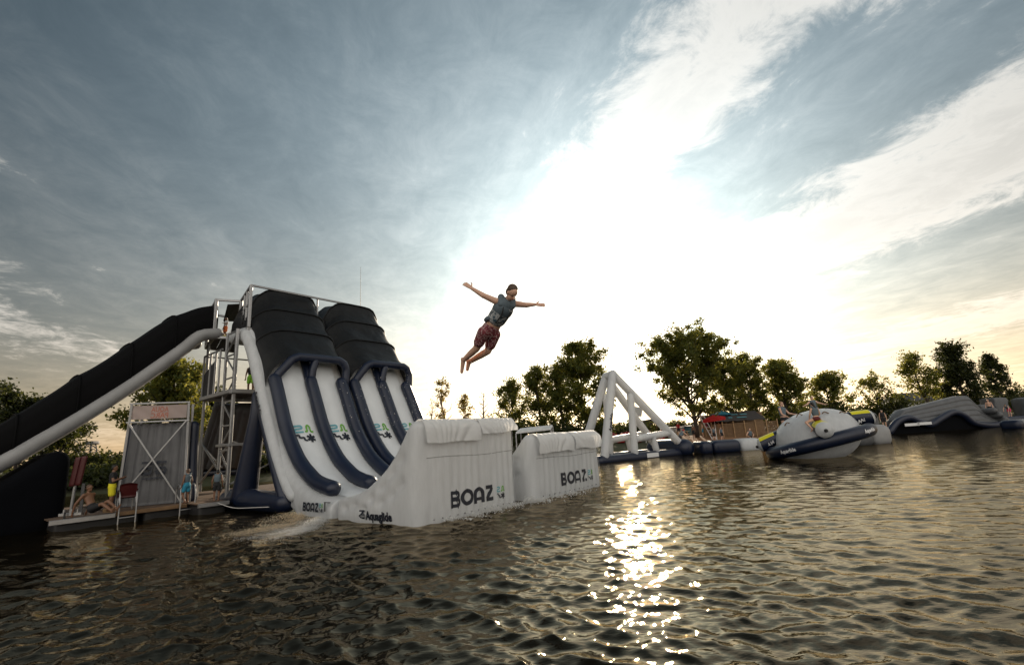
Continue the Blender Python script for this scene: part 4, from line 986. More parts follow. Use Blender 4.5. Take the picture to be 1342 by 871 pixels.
def tree(base_, H, rad, label, seed, leaves=6000, lsize=0.17, material='leaf_green', lean=(0, 0), low=0.18, shape=1.0, airy=1.0, limbs=22, bark='bark', group=None, name='broadleaf_tree', clump=0.48):
    rng = np.random.RandomState(seed); base_ = np.asarray(base_, float)
    t = thing(name, base_, label, 'tree', group)
    mb = MB(); top = base_ + np.array([lean[0] * H, lean[1] * H, H * 0.95])
    tr = [base_ + (top - base_) * f + np.array([rng.normal() * 0.015 * H * (f > 0) * (f < 1), rng.normal() * 0.015 * H * (f > 0), 0]) for f in np.linspace(0, 1, 6)]
    trp = resample(tr, 14); mb.add(*tube(trp, np.linspace(0.020 * H + 0.05, 0.012, 14), 7, cap='none'))
    cl_ = []
    for i in range(limbs):
        f = low + (0.90 - low) * (i + rng.uniform(0, 0.8)) / limbs; p = np.array([np.interp(f, np.linspace(0, 1, 14), trp[:, k]) for k in range(3)])
        g = (f - low) / (1 - low); env = (math.sin(math.pi * min(1, (g * 0.80 + 0.20)) ** (0.8 * shape))) ** 0.75
        az_ = i * 2.39996 + rng.normal() * 0.4; el = R_(rng.uniform(24, 52) + 18 * g)
        ln = rad * (0.42 + 0.66 * env) * rng.uniform(0.7, 1.15) / max(0.78, math.cos(el)) * 0.88 * (1 - 0.45 * max(0.0, g - 0.35) / 0.65)
        d = np.array([math.cos(az_) * math.cos(el), math.sin(az_) * math.cos(el), math.sin(el)])
        e = p + d * ln + np.array([0, 0, 0.06 * ln]); mid = (p + e) / 2 + rng.normal(size=3) * 0.08 * ln - np.array([0, 0, 0.05 * ln])
        pth = resample([p, mid, e], 8); mb.add(*tube(pth, np.linspace(0.010 * H * (1.1 - f) + 0.02, 0.008, 8), 5, cap='none'))
        for k in range(3):
            j = rng.randint(2, 7); q = pth[j]; d2 = unit(d + rng.normal(size=3) * 0.6); l2 = ln * rng.uniform(0.25, 0.5); e2 = q + d2 * l2
            mb.add(*tube([q, (q + e2) / 2 + rng.normal(size=3) * 0.04 * l2, e2], [0.02, 0.014, 0.006], 4, cap='none')); cl_ += [e2, (q + e2) / 2 + rng.normal(size=3) * 0.1]
        cl_ += [pth[-1], pth[5], pth[3] + rng.normal(size=3) * 0.2]
    mb.build('trunk', bark, t)
    cl_ = np.array(cl_); leaves = int(leaves * 1.6); lsize *= 1.0
    if airy < 1: cl_ = cl_[rng.uniform(size=len(cl_)) < airy]
    wgt = rng.uniform(0.3, 1.6, len(cl_)); idx = rng.choice(len(cl_), leaves, p=wgt / wgt.sum())
    cl_ = np.array(cl_); sg = clump * (0.6 + 0.8 * rng.uniform(size=len(cl_)))
    C_ = cl_[idx] + rng.normal(size=(leaves, 3)) * sg[idx][:, None] * np.array([0.62, 0.62, 0.5])
    C_[:, 2] = np.maximum(C_[:, 2], base_[2] + 0.1)
    leaf_mesh('crown', C_, lsize, material, t, rng); return t
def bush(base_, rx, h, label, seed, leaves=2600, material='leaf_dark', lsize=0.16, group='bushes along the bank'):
    rng = np.random.RandomState(seed); base_ = np.asarray(base_, float); t = thing('bush', base_, label, 'bush', group)
    mb = MB(); cl_ = []
    for i in range(9):
        a = i * 2.4 + rng.normal() * 0.3; r = rx * rng.uniform(0.2, 0.9); e = base_ + np.array([math.cos(a) * r, math.sin(a) * r * 0.6, h * rng.uniform(0.45, 0.92) * (1 - 0.35 * (r / rx) ** 2)])
        mb.add(*tube(resample([base_ + rng.normal(size=3) * np.array([0.2, 0.2, 0]), (base_ + e) / 2 + rng.normal(size=3) * 0.1, e], 6), np.linspace(0.05, 0.01, 6), 5, cap='none')); cl_ += [e, (e * 0.65 + base_ * 0.35), e * 0.85 + base_ * 0.15 + rng.normal(size=3) * 0.25 * rx * np.array([1, 0.6, 0.3])]
    mb.build('stems', 'bark', t); cl_ = np.array(cl_); idx = rng.randint(0, len(cl_), leaves)
    C_ = cl_[idx] + rng.normal(size=(leaves, 3)) * np.array([0.20 * rx, 0.18 * rx, 0.14 * h]); C_[:, 2] = np.maximum(C_[:, 2], base_[2] + 0.05); lsize *= 1.2
    leaf_mesh('foliage', C_, lsize, material, t, rng); return t
def onland(px, Y):
    P = at(px, horizon(px), Y); P[2] = float(land_z(P[0], P[1])); return P
def height_to(base_, px, py):
    Y = base_[1]; return at(px, py, Y)[2] - base_[2]
def T(px, top, Y, radpx, label, seed, **kw):
    """tree standing at distance Y; picture column of its crown, crown top row and half width in picture units"""
    b = onland(px, Y); H = height_to(b, px, top) * 1.05; lean = kw.pop('lean', (0.0, 0.0)); b[0] -= lean[0] * H * 0.6
    return tree(b, H, radpx / FPX * Y, label, seed, lean=lean, **kw)
# near the dock, left
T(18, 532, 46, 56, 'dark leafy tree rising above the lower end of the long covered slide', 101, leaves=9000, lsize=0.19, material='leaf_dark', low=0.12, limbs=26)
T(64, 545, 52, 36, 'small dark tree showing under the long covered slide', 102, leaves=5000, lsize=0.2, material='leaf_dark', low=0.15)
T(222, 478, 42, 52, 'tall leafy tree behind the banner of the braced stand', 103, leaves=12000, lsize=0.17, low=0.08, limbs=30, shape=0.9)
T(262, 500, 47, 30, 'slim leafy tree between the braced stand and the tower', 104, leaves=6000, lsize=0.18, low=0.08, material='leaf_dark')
# behind the ramps
T(582, 490, 64, 13, 'slender sparse tree with gold leaves behind the large launch ramp', 105, leaves=420, lsize=0.17, material='leaf_gold', airy=0.35, low=0.35, limbs=14, bark='bark_pale', clump=0.35)
T(566, 520, 66, 9, 'bare leafless sapling by the slender gold-leaved tree', 106, leaves=40, lsize=0.12, material='leaf_gold', airy=0.2, low=0.25, limbs=12, bark='bark_pale')
T(611, 516, 64, 13, 'short gold-leaved sapling above the crest of the large launch ramp', 107, leaves=520, lsize=0.17, material='leaf_gold', airy=0.5, low=0.3, limbs=12, bark='bark_pale', clump=0.4)
T(636, 508, 66, 11, 'bare pale tree without leaves above the large launch ramp', 108, leaves=30, lsize=0.12, material='leaf_gold', airy=0.2, low=0.3, limbs=18, bark='bark_pale')
T(673, 498, 62, 24, 'lower yellow-green tree at the edge of the grove behind the ramps', 109, leaves=3600, lsize=0.17, low=0.1, limbs=20)
T(708, 478, 61, 24, 'middle tree of the grove behind the lower launch ramp', 110, leaves=4600, lsize=0.17, low=0.1)
T(768, 452, 58, 42, 'tallest tree of the grove behind the lower launch ramp', 111, leaves=12000, lsize=0.17, low=0.1, limbs=30, shape=0.9)
T(738, 478, 60, 20, 'narrow tree tucked beside the tallest one of the grove', 112, leaves=4200, lsize=0.17, low=0.1)
# behind the beach
T(908, 446, 60, 58, 'broad tall tree over the red parasol on the beach', 113, leaves=19000, lsize=0.18, low=0.14, limbs=44, lean=(-0.05, 0))
T(962, 472, 63, 26, 'upright tree behind the blue parasol', 114, leaves=6000, lsize=0.18, low=0.15, lean=(-0.04, 0))
T(990, 462, 64, 24, 'upright poplar above the wooden beach hut', 115, leaves=6000, lsize=0.18, low=0.15, lean=(-0.05, 0))
T(1032, 474, 64, 30, 'leafy tree behind the standing rider of the rocker', 116, leaves=6500, lsize=0.18, low=0.12, lean=(-0.05, 0))
T(1090, 490, 66, 25, 'loose light tree behind the seated rider of the rocker', 117, leaves=3600, lsize=0.18, low=0.15, airy=0.7, lean=(-0.06, 0))
T(1152, 494, 72, 22, 'sparse small tree with twiggy top beside a round dark bush', 118, leaves=1100, lsize=0.19, airy=0.4, low=0.3, lean=(-0.08, 0), clump=0.45)
T(1212, 462, 74, 20, 'airy yellow-green tree leaning behind the humped inflatable', 119, leaves=2600, lsize=0.2, airy=0.5, low=0.25, lean=(-0.20, 0), clump=0.6)
T(1245, 502, 76, 14, 'small slim tree between two leaning trees behind the humped inflatable', 120, leaves=900, lsize=0.2, airy=0.6, low=0.2)
T(1266, 452, 74, 22, 'tall dense tree leaning above the steps of the humped inflatable', 121, leaves=7000, lsize=0.2, low=0.2, lean=(-0.14, 0), material='leaf_dark', clump=0.7)
T(1312, 462, 75, 14, 'narrow feathery tree at the end of the row, past the humped inflatable', 122, leaves=3200, lsize=0.2, low=0.2, lean=(-0.08, 0), material='leaf_dark')
# bushes and hedges along the bank
bl = [(118, 52, 40, 590, 'feathery low bush below the lattice mast'), (148, 50, 44, 606, 'low bush behind the man in yellow shorts'), (60, 50, 46, 610, 'dark bush at the lower end of the covered slide'),
      (300, 46, 60, 560, 'dark bush behind the tower foot'), (100, 36.5, 70, 616, 'dark reeds and scrub behind the dock end'), (185, 38.5, 70, 616, 'dark scrub behind the braced stand foot'), (30, 35.5, 60, 618, 'dark scrub behind the support of the covered slide'), (320, 40, 60, 598, 'scrub between the tower and the slide legs'), (245, 44, 50, 585, 'dark bush behind the braced stand'), (690, 58, 40, 555, 'leafy undergrowth below the grove edge'), (745, 57, 44, 552, 'leafy undergrowth below the tallest grove tree'), (818, 64, 40, 551, 'round bush seen through the triangular frame'),
      (868, 72, 30, 549, 'low bush beyond the beach shed'), (893, 74, 26, 552, 'low bush beside the pale beach shed'), (1020, 67, 62, 532, 'dark hedge behind the wooden beach hut'), (1075, 68, 55, 524, 'dark hedge behind the rocker'), (1135, 73, 26, 527, 'rounded dark bush behind the rocker pod'),
      (1172, 72, 22, 514, 'round clipped dark bush beside the humped inflatable'), (1290, 75, 40, 512, 'dark thicket behind the steps of the humped inflatable'), (1338, 76, 34, 505, 'dark thicket beyond the end of the humped inflatable'), (1235, 78, 40, 515, 'low dark bush below the leaning trees')]
for i, (px, Y, rpx, top, lab) in enumerate(bl):
    b = onland(px, Y); bush(b, rpx / FPX * Y, max(1.2, height_to(b, px, top)), lab, 300 + i, leaves=3800 if rpx > 35 else 2400)

# ------------------------------------------------------------------ triangular climbing frame
def px_plane(x, y, P0, nrm):
    d = ray(x, y); t = ((P0 - CP) @ nrm) / (d @ nrm); return CP + d * t
fa, fb = G(790, 606), G(903, 594)
fdir = unit(fb - fa); fn = np.array([-fdir[1], fdir[0], 0])
tf = thing('climbing_frame', (fa + fb) / 2, 'tall triangular inflatable frame of grey tubes on a navy base', 'inflatable frame')
def FP(x, y, dep=0.0): return px_plane(x, y, fa + fn * dep, fn) 
DEP = 2.6
nearp = {'apex': FP(803, 490), 'foot': FP(792, 602), 'end': FP(892, 582), 'm_top': FP(826, 516), 'm_bot': FP(832, 596), 'h_l': FP(832, 575), 'h_r': FP(876, 567), 's_top': FP(855, 571), 's_bot': FP(861, 592)}
def far(p, d=DEP): return p + fn * d
r_ = 0.30
def fr_tube(name, a, b, r=r_, mid=None, m='pvc_white'):
    V, F = tube(np.linspace(a, b, 10), r, 14); return mk(name, V, F, m, tf)
for f_ in (lambda p: p, far):
    q = {k: f_(v) for k, v in nearp.items()}
    if f_ is far: q['apex'] = nearp['apex'] + fn * 0.75 - up_ * 0.1
    fr_tube('front_leg', q['apex'], q['foot'], 0.31); fr_tube('sloping_tube', q['apex'], q['end'], 0.29)
    fr_tube('upright', q['m_top'] + (q['apex'] - nearp['apex']) * 0 , q['m_bot'], 0.27); fr_tube('crossbar', q['h_l'], q['h_r'], 0.25); fr_tube('short_upright', q['s_top'], q['s_bot'], 0.24)
fr_tube('apex_tube', nearp['apex'], nearp['apex'] + fn * 0.75 - up_ * 0.1, 0.3)
for a, b, r in ((FP(792, 606) - fdir * 0.3, FP(893, 592), 0.36), (far(FP(792, 606)), far(FP(893, 592)), 0.36), (FP(792, 606), far(FP(792, 606)), 0.34)):
    a = a.copy(); b = b.copy(); a[2] = b[2] = 0.12; fr_tube('base_tube', a, b, r, m='pvc_navy')
ea = FP(895, 590); ea[2] = 0.45; fr_tube('end_bolster', ea - fn * 0.2, ea + fn * (DEP + 0.2), 0.72, m='pvc_navy')
c_ = FP(851, 598); c_[2] = 0.2; V, F = bar(c_ - fdir * 0.6 - fn * 0.372, c_ + fdir * 0.6 - fn * 0.372, 0.02, 0.3, (0, 0, 1)); mk('white_label', V, F, 'print_white', tf, False)
rb, wd = text_ribbons('Aquaglide', 1.0, 0.04)
p1_, p2_ = nearp['apex'] * 0.42 + nearp['foot'] * 0.58, nearp['foot'] - nearp['apex']; dl = unit(p2_)
put_print('lettering', rb, 'print_dark', lambda V: np.array([p1_ - dl * (v[0] / wd - 0.5) * 1.3 * 1.0 + np.cross(dl, fn) * (v[1] - 0.3) * -0.34 - fn * 0.325 for v in V]), tf)

# ------------------------------------------------------------------ the rocker: ball, ring and four pods
SC = at(1071, 575, 27.0); ROT = Matrix.Rotation(R_(13), 3, 'Y').to_4x4() if False else None
tl = R_(12.5)
ey = unit((SC[0], SC[1], 0)); er = np.array([ey[1], -ey[0], 0]); ex = er * math.cos(tl) + up_ * math.sin(tl); ez = up_ * math.cos(tl) - er * math.sin(tl)
SC = SC.copy(); SC[2] = 1.05
def SP(x, y, z): return SC + ex * x + ey * y + ez * z
sk = thing('rocker_float', np.array([SC[0], SC[1], 0]), 'white ball float ringed by a tilted navy tube with yellow-topped pods', 'inflatable rocker')
n, m = 26, 40; V = []; RA, RB = 2.1, 1.45
for i in range(n):
    ph = -math.pi / 2 + math.pi * i / (n - 1)
    for j in range(m):
        a = 2 * math.pi * j / m; rr = RA * math.cos(ph) ** 0.85 if math.cos(ph) > 0 else 0; V.append(SP(rr * math.cos(a), rr * math.sin(a), RB * math.sin(ph) * (1.0 if ph > 0 else 0.95)))
mk('ball', V, grid_faces(n, m, wrap=True), 'pvc_white', sk)
ring = [SP(2.42 * math.cos(a), 2.42 * math.sin(a), -0.25) for a in np.linspace(0, 2 * math.pi, 57)]
V, F = tube(ring, 0.34, 14, cap='none'); mk('ring_tube', V, F[:-2], 'pvc_navy', sk)
def pod(a, ln=1.55):
    ca_, sa_ = math.cos(a), math.sin(a)
    def q(r, t, z): return SP(r * ca_ - t * sa_, r * sa_ + t * ca_, z)
    n, m = 14, 24; r0 = 1.25
    def surf(part):
        V = []
        for i in range(n):
            f = i / (n - 1); R = r0 + ln * f; rad = 0.39 - 0.03 * math.cos(f * math.pi); zc = 0.62 - 0.30 * f
            for j in range(m):
                th = 2 * math.pi * j / m; V.append(q(R, rad * math.cos(th), zc + rad * 0.95 * math.sin(th)))
        return V
    V = surf(0); F = grid_faces(n, m, wrap=True); lo = []; hi = []
    for f in F:
        i, j = f[0] // m, f[0] % m; th = (j + 0.5) / m
        (hi if (0.10 < th < 0.40 and i > 5) else lo).append(f)
    pd = mk('pod', V, lo, 'pvc_navy', sk)
    mk('pod_top', V, hi, 'pvc_yellow', pd)
    E_ = []; rad = 0.42; zc = 0.32
    for k, (rr, dx) in enumerate(((1.0, 0), (0.8, 0.10), (0.45, 0.17), (0.02, 0.20))):
        for j in range(m): th = 2 * math.pi * j / m; E_.append(q(r0 + ln + dx, rad * rr * math.cos(th), zc + rad * 0.95 * rr * math.sin(th)))
    mk('pod_end', E_, grid_faces(4, m, wrap=True), 'pvc_white', pd)
    Vd, Fd = tube([q(r0 + ln + 0.17, 0, zc - 0.05), q(r0 + ln + 0.23, 0, zc - 0.05)], 0.09, 10); mk('valve', Vd, Fd, 'rubber', pd)
    for sg in (-1, 1):
        sq_ = [ribbon(dens([(0, 0.3), (0.1, 0.6), (0.2, 0.3), (0.3, 0.6), (0.42, 0.3)], 2), 0.08), ribbon(dens([(0.5, 0.6), (0.5, 0.3), (0.62, 0.3)], 2), 0.08), ribbon(dens([(0.7, 0.6), (0.7, 0.3), (0.9, 0.6), (0.9, 0.3)], 2), 0.08)]
        put_print('emblem', sq_, 'print_white', lambda V, sg=sg: np.array([q(r0 + ln * (0.95 - 0.42 * (v[0] if sg * 1 > 0 else 1 - v[0])), sg * (math.sqrt(max(0.01, 0.39 ** 2 - ((v[1] - 0.7) * 0.5) ** 2)) + 0.02), 0.62 - 0.3 * (0.95 - 0.42 * v[0]) + (v[1] - 0.7) * 0.5) for v in V]), pd)
for a in (-1.40, 0.20, 1.75, math.pi + 0.10): pod(a)
for a, zz_, rr in ((-1.0, 0.95, 1.5), (-2.3, 0.9, 1.55), (-0.5, 0.8, 1.75), (-1.9, 1.25, 1.05)):
    c0_ = SP(rr * math.cos(a), rr * math.sin(a), RB * math.sqrt(max(0, 1 - (rr / RA) ** 2)) + 0.03)
    V, F = tube(resample([c0_ - ex * 0.16, c0_ + ez * 0.12, c0_ + ex * 0.16], 8), 0.03, 6); mk('grab_handle', V, F, 'wood', sk)
rb, wd = text_ribbons('Aquaglide', 1.0, 0.04)
def onring(V, a0, span):
    out = []
    for v in V:
        a = a0 + v[0] / wd * span; rr = 2.42 + 0.335; out.append(SP(rr * math.cos(a), rr * math.sin(a), -0.33 + v[1] * 0.26))
    return np.array(out)
put_print('lettering', rb, 'print_white', lambda V: onring(V, -2.32, 0.33), sk); put_print('lettering', rb, 'print_white', lambda V: onring(V, -0.72, 0.33), sk)

# ------------------------------------------------------------------ walkway float, bumpers, dinghy
def float_block(name, c, dx, dy, hz, rz, label, cat, bands, mats, group=None, r=0.3, z0=-0.15, up_end=0.0):
    """rounded inflatable block cut along its length into bands of colour"""
    t = thing(name, c, label, cat, group); cc, ss = math.cos(rz), math.sin(rz)
    x = -dx / 2
    for (ln, m_) in zip(bands, mats):
        P, F, _ = rounded_box(ln, dy, hz, (min(r, ln * 0.3), r, min(r, hz * 0.42)), (16, 14, 10)); P = P + np.array([x, -dy / 2, z0]); P[:, 2] += up_end * np.clip((P[:, 0] + dx / 2) / dx, 0, 1) ** 2
        Q = np.stack([c[0] + cc * P[:, 0] - ss * P[:, 1], c[1] + ss * P[:, 0] + cc * P[:, 1], P[:, 2]], 1); mk('float_section', Q, F, m_, t); x += ln - 0.02
    return t
wc = (G(920, 593) + G(1003, 590)) / 2 + np.array([0, 1.0, 0])
float_block('walkway_float', np.array([wc[0], wc[1], 0]), 4.9, 2.0, 1.05, R_(6), 'low navy and white inflatable walkway beside the rocker', 'inflatable walkway', (0.95, 2.3, 1.7), ('pvc_navy', 'pvc_navy', 'pvc_white'), r=0.42)
b1 = G(1150, 580) + np.array([0, 1.2, 0])
float_block('bumper_float', np.array([b1[0], b1[1], 0]), 3.4, 1.9, 1.35, R_(12), 'navy inflatable bumper floating behind the rocker', 'inflatable float', (3.4,), ('pvc_navy',), r=0.5)
b2 = at(1128, 562, 36); b2[2] = 0
float_block('slope_float', b2, 3.0, 2.4, 1.5, R_(10), 'dark grey inflatable block behind the rocker pod', 'inflatable float', (1.4, 1.6), ('pvc_slate', 'pvc_grey'), r=0.5)
b3 = at(1107, 556, 38); b3[2] = 0
float_block('grey_platform', b3, 4.2, 2.4, 2.5, R_(5), 'grey inflatable platform just showing over the rocker ball', 'inflatable float', (4.2,), ('pvc_slate',), r=0.5)
b4 = G(1337, 561) + np.array([0.8, 1, 0])
float_block('small_float', np.array([b4[0], b4[1], 0]), 2.6, 1.6, 0.95, R_(20), 'small grey float drifting past the end of the humped inflatable', 'inflatable float', (1.1, 1.5), ('pvc_navy', 'pvc_grey'), r=0.4)
# white dinghy on the sand
dg = G(968, 580, 0.1); dg = at(968, 577, 52); dg[2] = float(land_z(dg[0], dg[1])) + 0.05
dn = thing('dinghy', dg, 'white inflatable dinghy drawn up at the beach edge', 'boat')
hull = [dg + np.array(q) for q in ((-2.0, 0.2, 0.85), (-1.55, -0.55, 0.55), (-0.4, -0.8, 0.35), (1.6, -0.8, 0.33))]; hull2 = [dg + np.array(q) for q in ((-2.0, 0.2, 0.85), (-1.55, 0.75, 0.55), (-0.4, 0.9, 0.35), (1.6, 0.9, 0.33))]
for h_ in (hull, hull2): V, F = tube(resample(h_, 20), 0.30, 12); mk('hull_tube', V, F, 'paint_white', dn)
slab('floor_board', [dg + np.array(q) for q in ((-1.4, -0.4, 0.22), (1.5, -0.7, 0.2), (1.5, 0.8, 0.2), (-1.4, 0.6, 0.22))], 0.06, 'steel_dark', dn); V, F = bar(dg + np.array([0.3, -0.7, 0.5]), dg + np.array([0.3, 0.8, 0.5]), 0.25, 0.05, (0, 0, 1)); mk('thwart', V, F, 'steel_dark', dn, False)
for x in (-0.9, 0.6): V, F = tube([dg + np.array([x, -0.82, 0.62]), dg + np.array([x + 0.4, -0.82, 0.66])], 0.06, 8); mk('grip', V, F, 'rubber', dn)

# ------------------------------------------------------------------ humped inflatable at the right
ha, hb = G(1172, 569), G(1312, 559); hd = unit(hb - ha); hn = np.array([-hd[1], hd[0], 0]); HL = np.linalg.norm(hb - ha)
hp = thing('humped_float', (ha + hb) / 2, 'long grey ribbed inflatable ridge on a wavy navy base', 'inflatable obstacle')
def HP(x, y, z): return ha + hd * x + hn * y + up_ * z
YB = ha + hn * 1.0
def hz(px, py, y=1.6):
    d = ray(px, py); P0 = ha + hn * y; t = ((P0 - CP) @ hn) / (d @ hn); P = CP + d * t; return ((P - ha) @ hd, P[2])
crest = [hz(*q) for q in ((1172, 548), (1182, 537), (1215, 529), (1255, 519), (1266, 519), (1280, 533), (1296, 546), (1310, 556))]
cx_ = np.array([c[0] for c in crest]); cz_ = np.array([c[1] for c in crest])
n, m = 90, 100; V = []
for i in range(n):
    x = cx_[0] + (cx_[-1] - cx_[0]) * i / (n - 1); top = np.interp(x, cx_, cz_)
    e = min(1, min(i, n - 1 - i) / 5)
    for j in range(m):
        f = j / (m - 1)
        if f < 0.46: g = f / 0.46; y, z = 0.35 + 1.15 * g, 0.2 + (top - 0.2) * g; rib = 0.13 * abs(math.sin(math.pi * 6 * g)) ** 0.6
        elif f < 0.54: g = (f - 0.46) / 0.08; y, z = 1.5 + 0.9 * g, top + 0.06 * math.sin(math.pi * g); rib = 0
        else: g = (f - 0.54) / 0.46; y, z = 2.4 + 1.15 * g, top + (0.2 - top) * g; rib = -0.13 * abs(math.sin(math.pi * 6 * g)) ** 0.6
        V.append(HP(x, y - rib * e, z * (0.85 + 0.15 * math.sqrt(e))))
body = mk('ridge', V, grid_faces(n, m), 'pvc_slate', hp)
for xx_ in (0, n - 1):
    ring_ = [V[xx_ * m + j] for j in range(m)]; mk('ridge_end', ring_, [tuple(range(m)) if xx_ else tuple(reversed(range(m)))], 'pvc_slate', hp, False)
# navy wavy band with two arches in front
wave = [hz(px, py, 0.1) for px, py in ((1165, 562), (1176, 549), (1190, 544), (1203, 549), (1218, 553), (1232, 545), (1248, 537), (1262, 541), (1276, 551), (1300, 554), (1322, 551))]
wv = resample([HP(a, 0.1, b - 0.25) for a, b in wave], 70); V, F = tube(wv, 0.34, 12); mk('wave_tube', V, F, 'pvc_navy', hp)
mb = MB(); bt = wv.copy(); bt[:, 2] = -0.1
Vp = list(wv + hn * 0.12) + list(bt + hn * 0.12); mk('skirt', Vp, [(i, i + 1, 71 + i, 70 + i) for i in range(69)], 'pvc_dark', hp)
for a, b in ((1195, 1240), (1252, 1322)):
    p, q = G(a, 566.5 - (a - 1172) * 0.07), G(b, 566.5 - (b - 1172) * 0.07); p[2] = q[2] = 0.28; V, F = tube(np.linspace(p - hn * 0.25, q - hn * 0.25, 12), 0.36, 12); mk('base_tube', V, F, 'pvc_navy', hp)
for k in range(4):   # steps at the end
    x0 = np.interp(0.2 + 0.18 * k, [0, 1], [cx_[5] - 0.6, cx_[-1]]); z0 = np.interp(x0, cx_, cz_)
    V, F = tube([HP(x0 + 0.25, 0.2, max(0.35, z0 - 0.5)), HP(x0 + 0.25, 3.2, max(0.35, z0 - 0.5))], 0.32, 10); mk('step_tube', V, F, 'pvc_slate', hp)
for a, b in ((1196, 556), (1212, 554.5)):
    x, z = hz(a, b, -0.3); V, F = bar(HP(x - 0.9, -0.26, z), HP(x + 0.9, -0.26, z), 0.02, 0.28, (0, 0, 1)); mk('white_label', V, F, 'print_white', hp, False)
for (a, b) in ((1196, 531), (1212, 529), (1244, 524)):
    pass
# stepped block further right
fb_ = at(1312, 549, 66); fb_[2] = 0
st = thing('stepped_float', fb_, 'pale stepped inflatable with navy deck past the humped inflatable', 'inflatable obstacle')
for k, (x0, z1, m_) in enumerate(((-2.2, 2.6, 'pvc_slate'), (-0.2, 3.4, 'pvc_slate'))):
    P, F, _ = rounded_box(2.0, 2.4, z1, 0.35, (8, 8, 10)); P[:, 0] += 0.08 * np.sin(P[:, 2] * 7); mk('step_block', P + fb_ + np.array([x0, 0, 0]), F, m_, st)
P, F, _ = rounded_box(9.5, 3.0, 0.9, 0.35, (14, 8, 6)); mk('deck_float', P + fb_ + np.array([-3.4, -2.6, -0.1]), F, 'pvc_navy', st)
P, F, _ = rounded_box(3.0, 2.4, 3.2, 0.6, (8, 8, 10)); mk('end_block', P + fb_ + np.array([3.6, -0.4, 0.0]), F, 'pvc_slate', st)

# ------------------------------------------------------------------ beach: parasols, hut, sheds, seats
def parasol(P, h, r, label, m_, flap=0.2, tilt=0.0):
    t = thing('parasol', P, label, 'parasol', 'parasols on the beach'); P = np.asarray(P)
    V, F = tube([P, P + up_ * h], 0.04, 8); mk('pole', V, F, 'paint_white', t)
    n = 8; hub = P + up_ * (h + 0.05); V = [hub]
    for k in range(n * 3):
        a = 2 * math.pi * k / (n * 3); rr = r * (1.0 if k % 3 == 0 else 0.92); V.append(P + np.array([rr * math.cos(a), rr * math.sin(a), h - 0.28 * r + tilt * math.cos(a)]))
    m = n * 3; V += [v - up_ * flap for v in V[1:]]
    F = [(0, 1 + k, 1 + (k + 1) % m) for k in range(m)] + [(1 + k, 1 + m + k, 1 + m + (k + 1) % m, 1 + (k + 1) % m) for k in range(m)]
    mk('canopy', V, F, m_, t, False)
    for k in range(n): a = 2 * math.pi * k / n; V, F = tube([hub - up_ * 0.1, P + np.array([r * 0.97 * math.cos(a), r * 0.97 * math.sin(a), h - 0.30 * r + tilt * math.cos(a)])], 0.015, 4); mk('rib', V, F, 'steel_dark', t)
    return t
pb = onland(937, 57); rp = parasol(pb, height_to(pb, 937, 543.5), 1.35, 'red parasol with white lettering beside the beach hut', 'red_cloth', 0.32, 0.12)
rb, wd = text_ribbons('drink', 1.0, 0.05)
pb2 = onland(947, 61); parasol(pb2, height_to(pb2, 946, 538.5), 1.25, 'blue-teal parasol standing behind the red one', 'teal_cloth', 0.1)
hb_ = onland(975, 59); hut = thing('beach_hut', hb_, 'wooden beach hut with dark sheet roof behind plank fencing', 'hut')
w_, d_, h_ = 8.0, 3.2, height_to(hb_, 975, 553)
for k in range(11):
    z0 = 0.15 + k * (h_ - 0.1) / 11
    V, F = bar(hb_ + np.array([-w_ / 2, 0, z0]), hb_ + np.array([w_ / 2, 0, z0]), 0.03, (h_ - 0.1) / 11 - 0.05, (0, 0, 1)); mk('plank', V, F, 'wood', hut, False)
for x in np.linspace(-w_ / 2, w_ / 2, 7): V, F = bar(hb_ + np.array([x, -0.08, 0]), hb_ + np.array([x, -0.08, h_ + 0.2]), 0.12, 0.1); mk('post', V, F, 'wood_light', hut, False)
slab('back_wall', [hb_ + np.array([-w_ / 2, d_, h_ + 1.2]), hb_ + np.array([w_ / 2, d_, h_ + 1.2]), hb_ + np.array([w_ / 2, d_ + 0.1, h_ + 1.2]), hb_ + np.array([-w_ / 2, d_ + 0.1, h_ + 1.2])], h_ + 1.2, 'wood', hut)
n, m = 20, 8; V = [hb_ + np.array([-3.2 + 6.0 * i / 19, 0.1 + 2.4 * j / 7, h_ + 0.25 + 1.15 * j / 7 + 0.05 * math.sin(i * 1.3 + j)]) for i in range(n) for j in range(m)]
mk('roof_sheet', V + [v - up_ * 0.03 for v in V], grid_faces(n, m) + [tuple(n * m + q for q in reversed(f)) for f in grid_faces(n, m)], 'roof_dark', hut)
for k, (x, wl_, z) in enumerate(((-1.6, 1.0, 0.62), (-0.3, 0.8, 0.62), (0.8, 0.9, 0.6), (-1.2, 0.5, 0.30), (0.2, 1.2, 0.28))):
    c = hb_ + np.array([x, 0.1 + 2.4 * z - 0.06, h_ + 0.25 + 1.15 * z + 0.07]); V, F = bar(c - np.array([wl_ / 2, 0, 0]), c + np.array([wl_ / 2, 0, 0]), 0.22, 0.02, (0, -0.43, 0.9)); mk('painted_stroke', V, F, 'paint_teal', hut, False)
for x in (-3.9, -3.4):
    V, F = bar(hb_ + np.array([x - 0.55, -0.9, 0]), hb_ + np.array([x - 1.3, 0.2, h_ + 1.2]), 0.09, 0.06); mk('ladder_rail', V, F, 'paint_white', hut, False)
for k in range(7):
    f = (k + 0.5) / 7; V, F = bar(hb_ + np.array([-4.45 - 0.75 * f, -0.9 + 1.1 * f, (h_ + 1.2) * f]), hb_ + np.array([-3.95 - 0.75 * f, -0.9 + 1.1 * f, (h_ + 1.2) * f]), 0.06, 0.05, (0, 0, 1)); mk('ladder_rung', V, F, 'paint_white', hut, False)
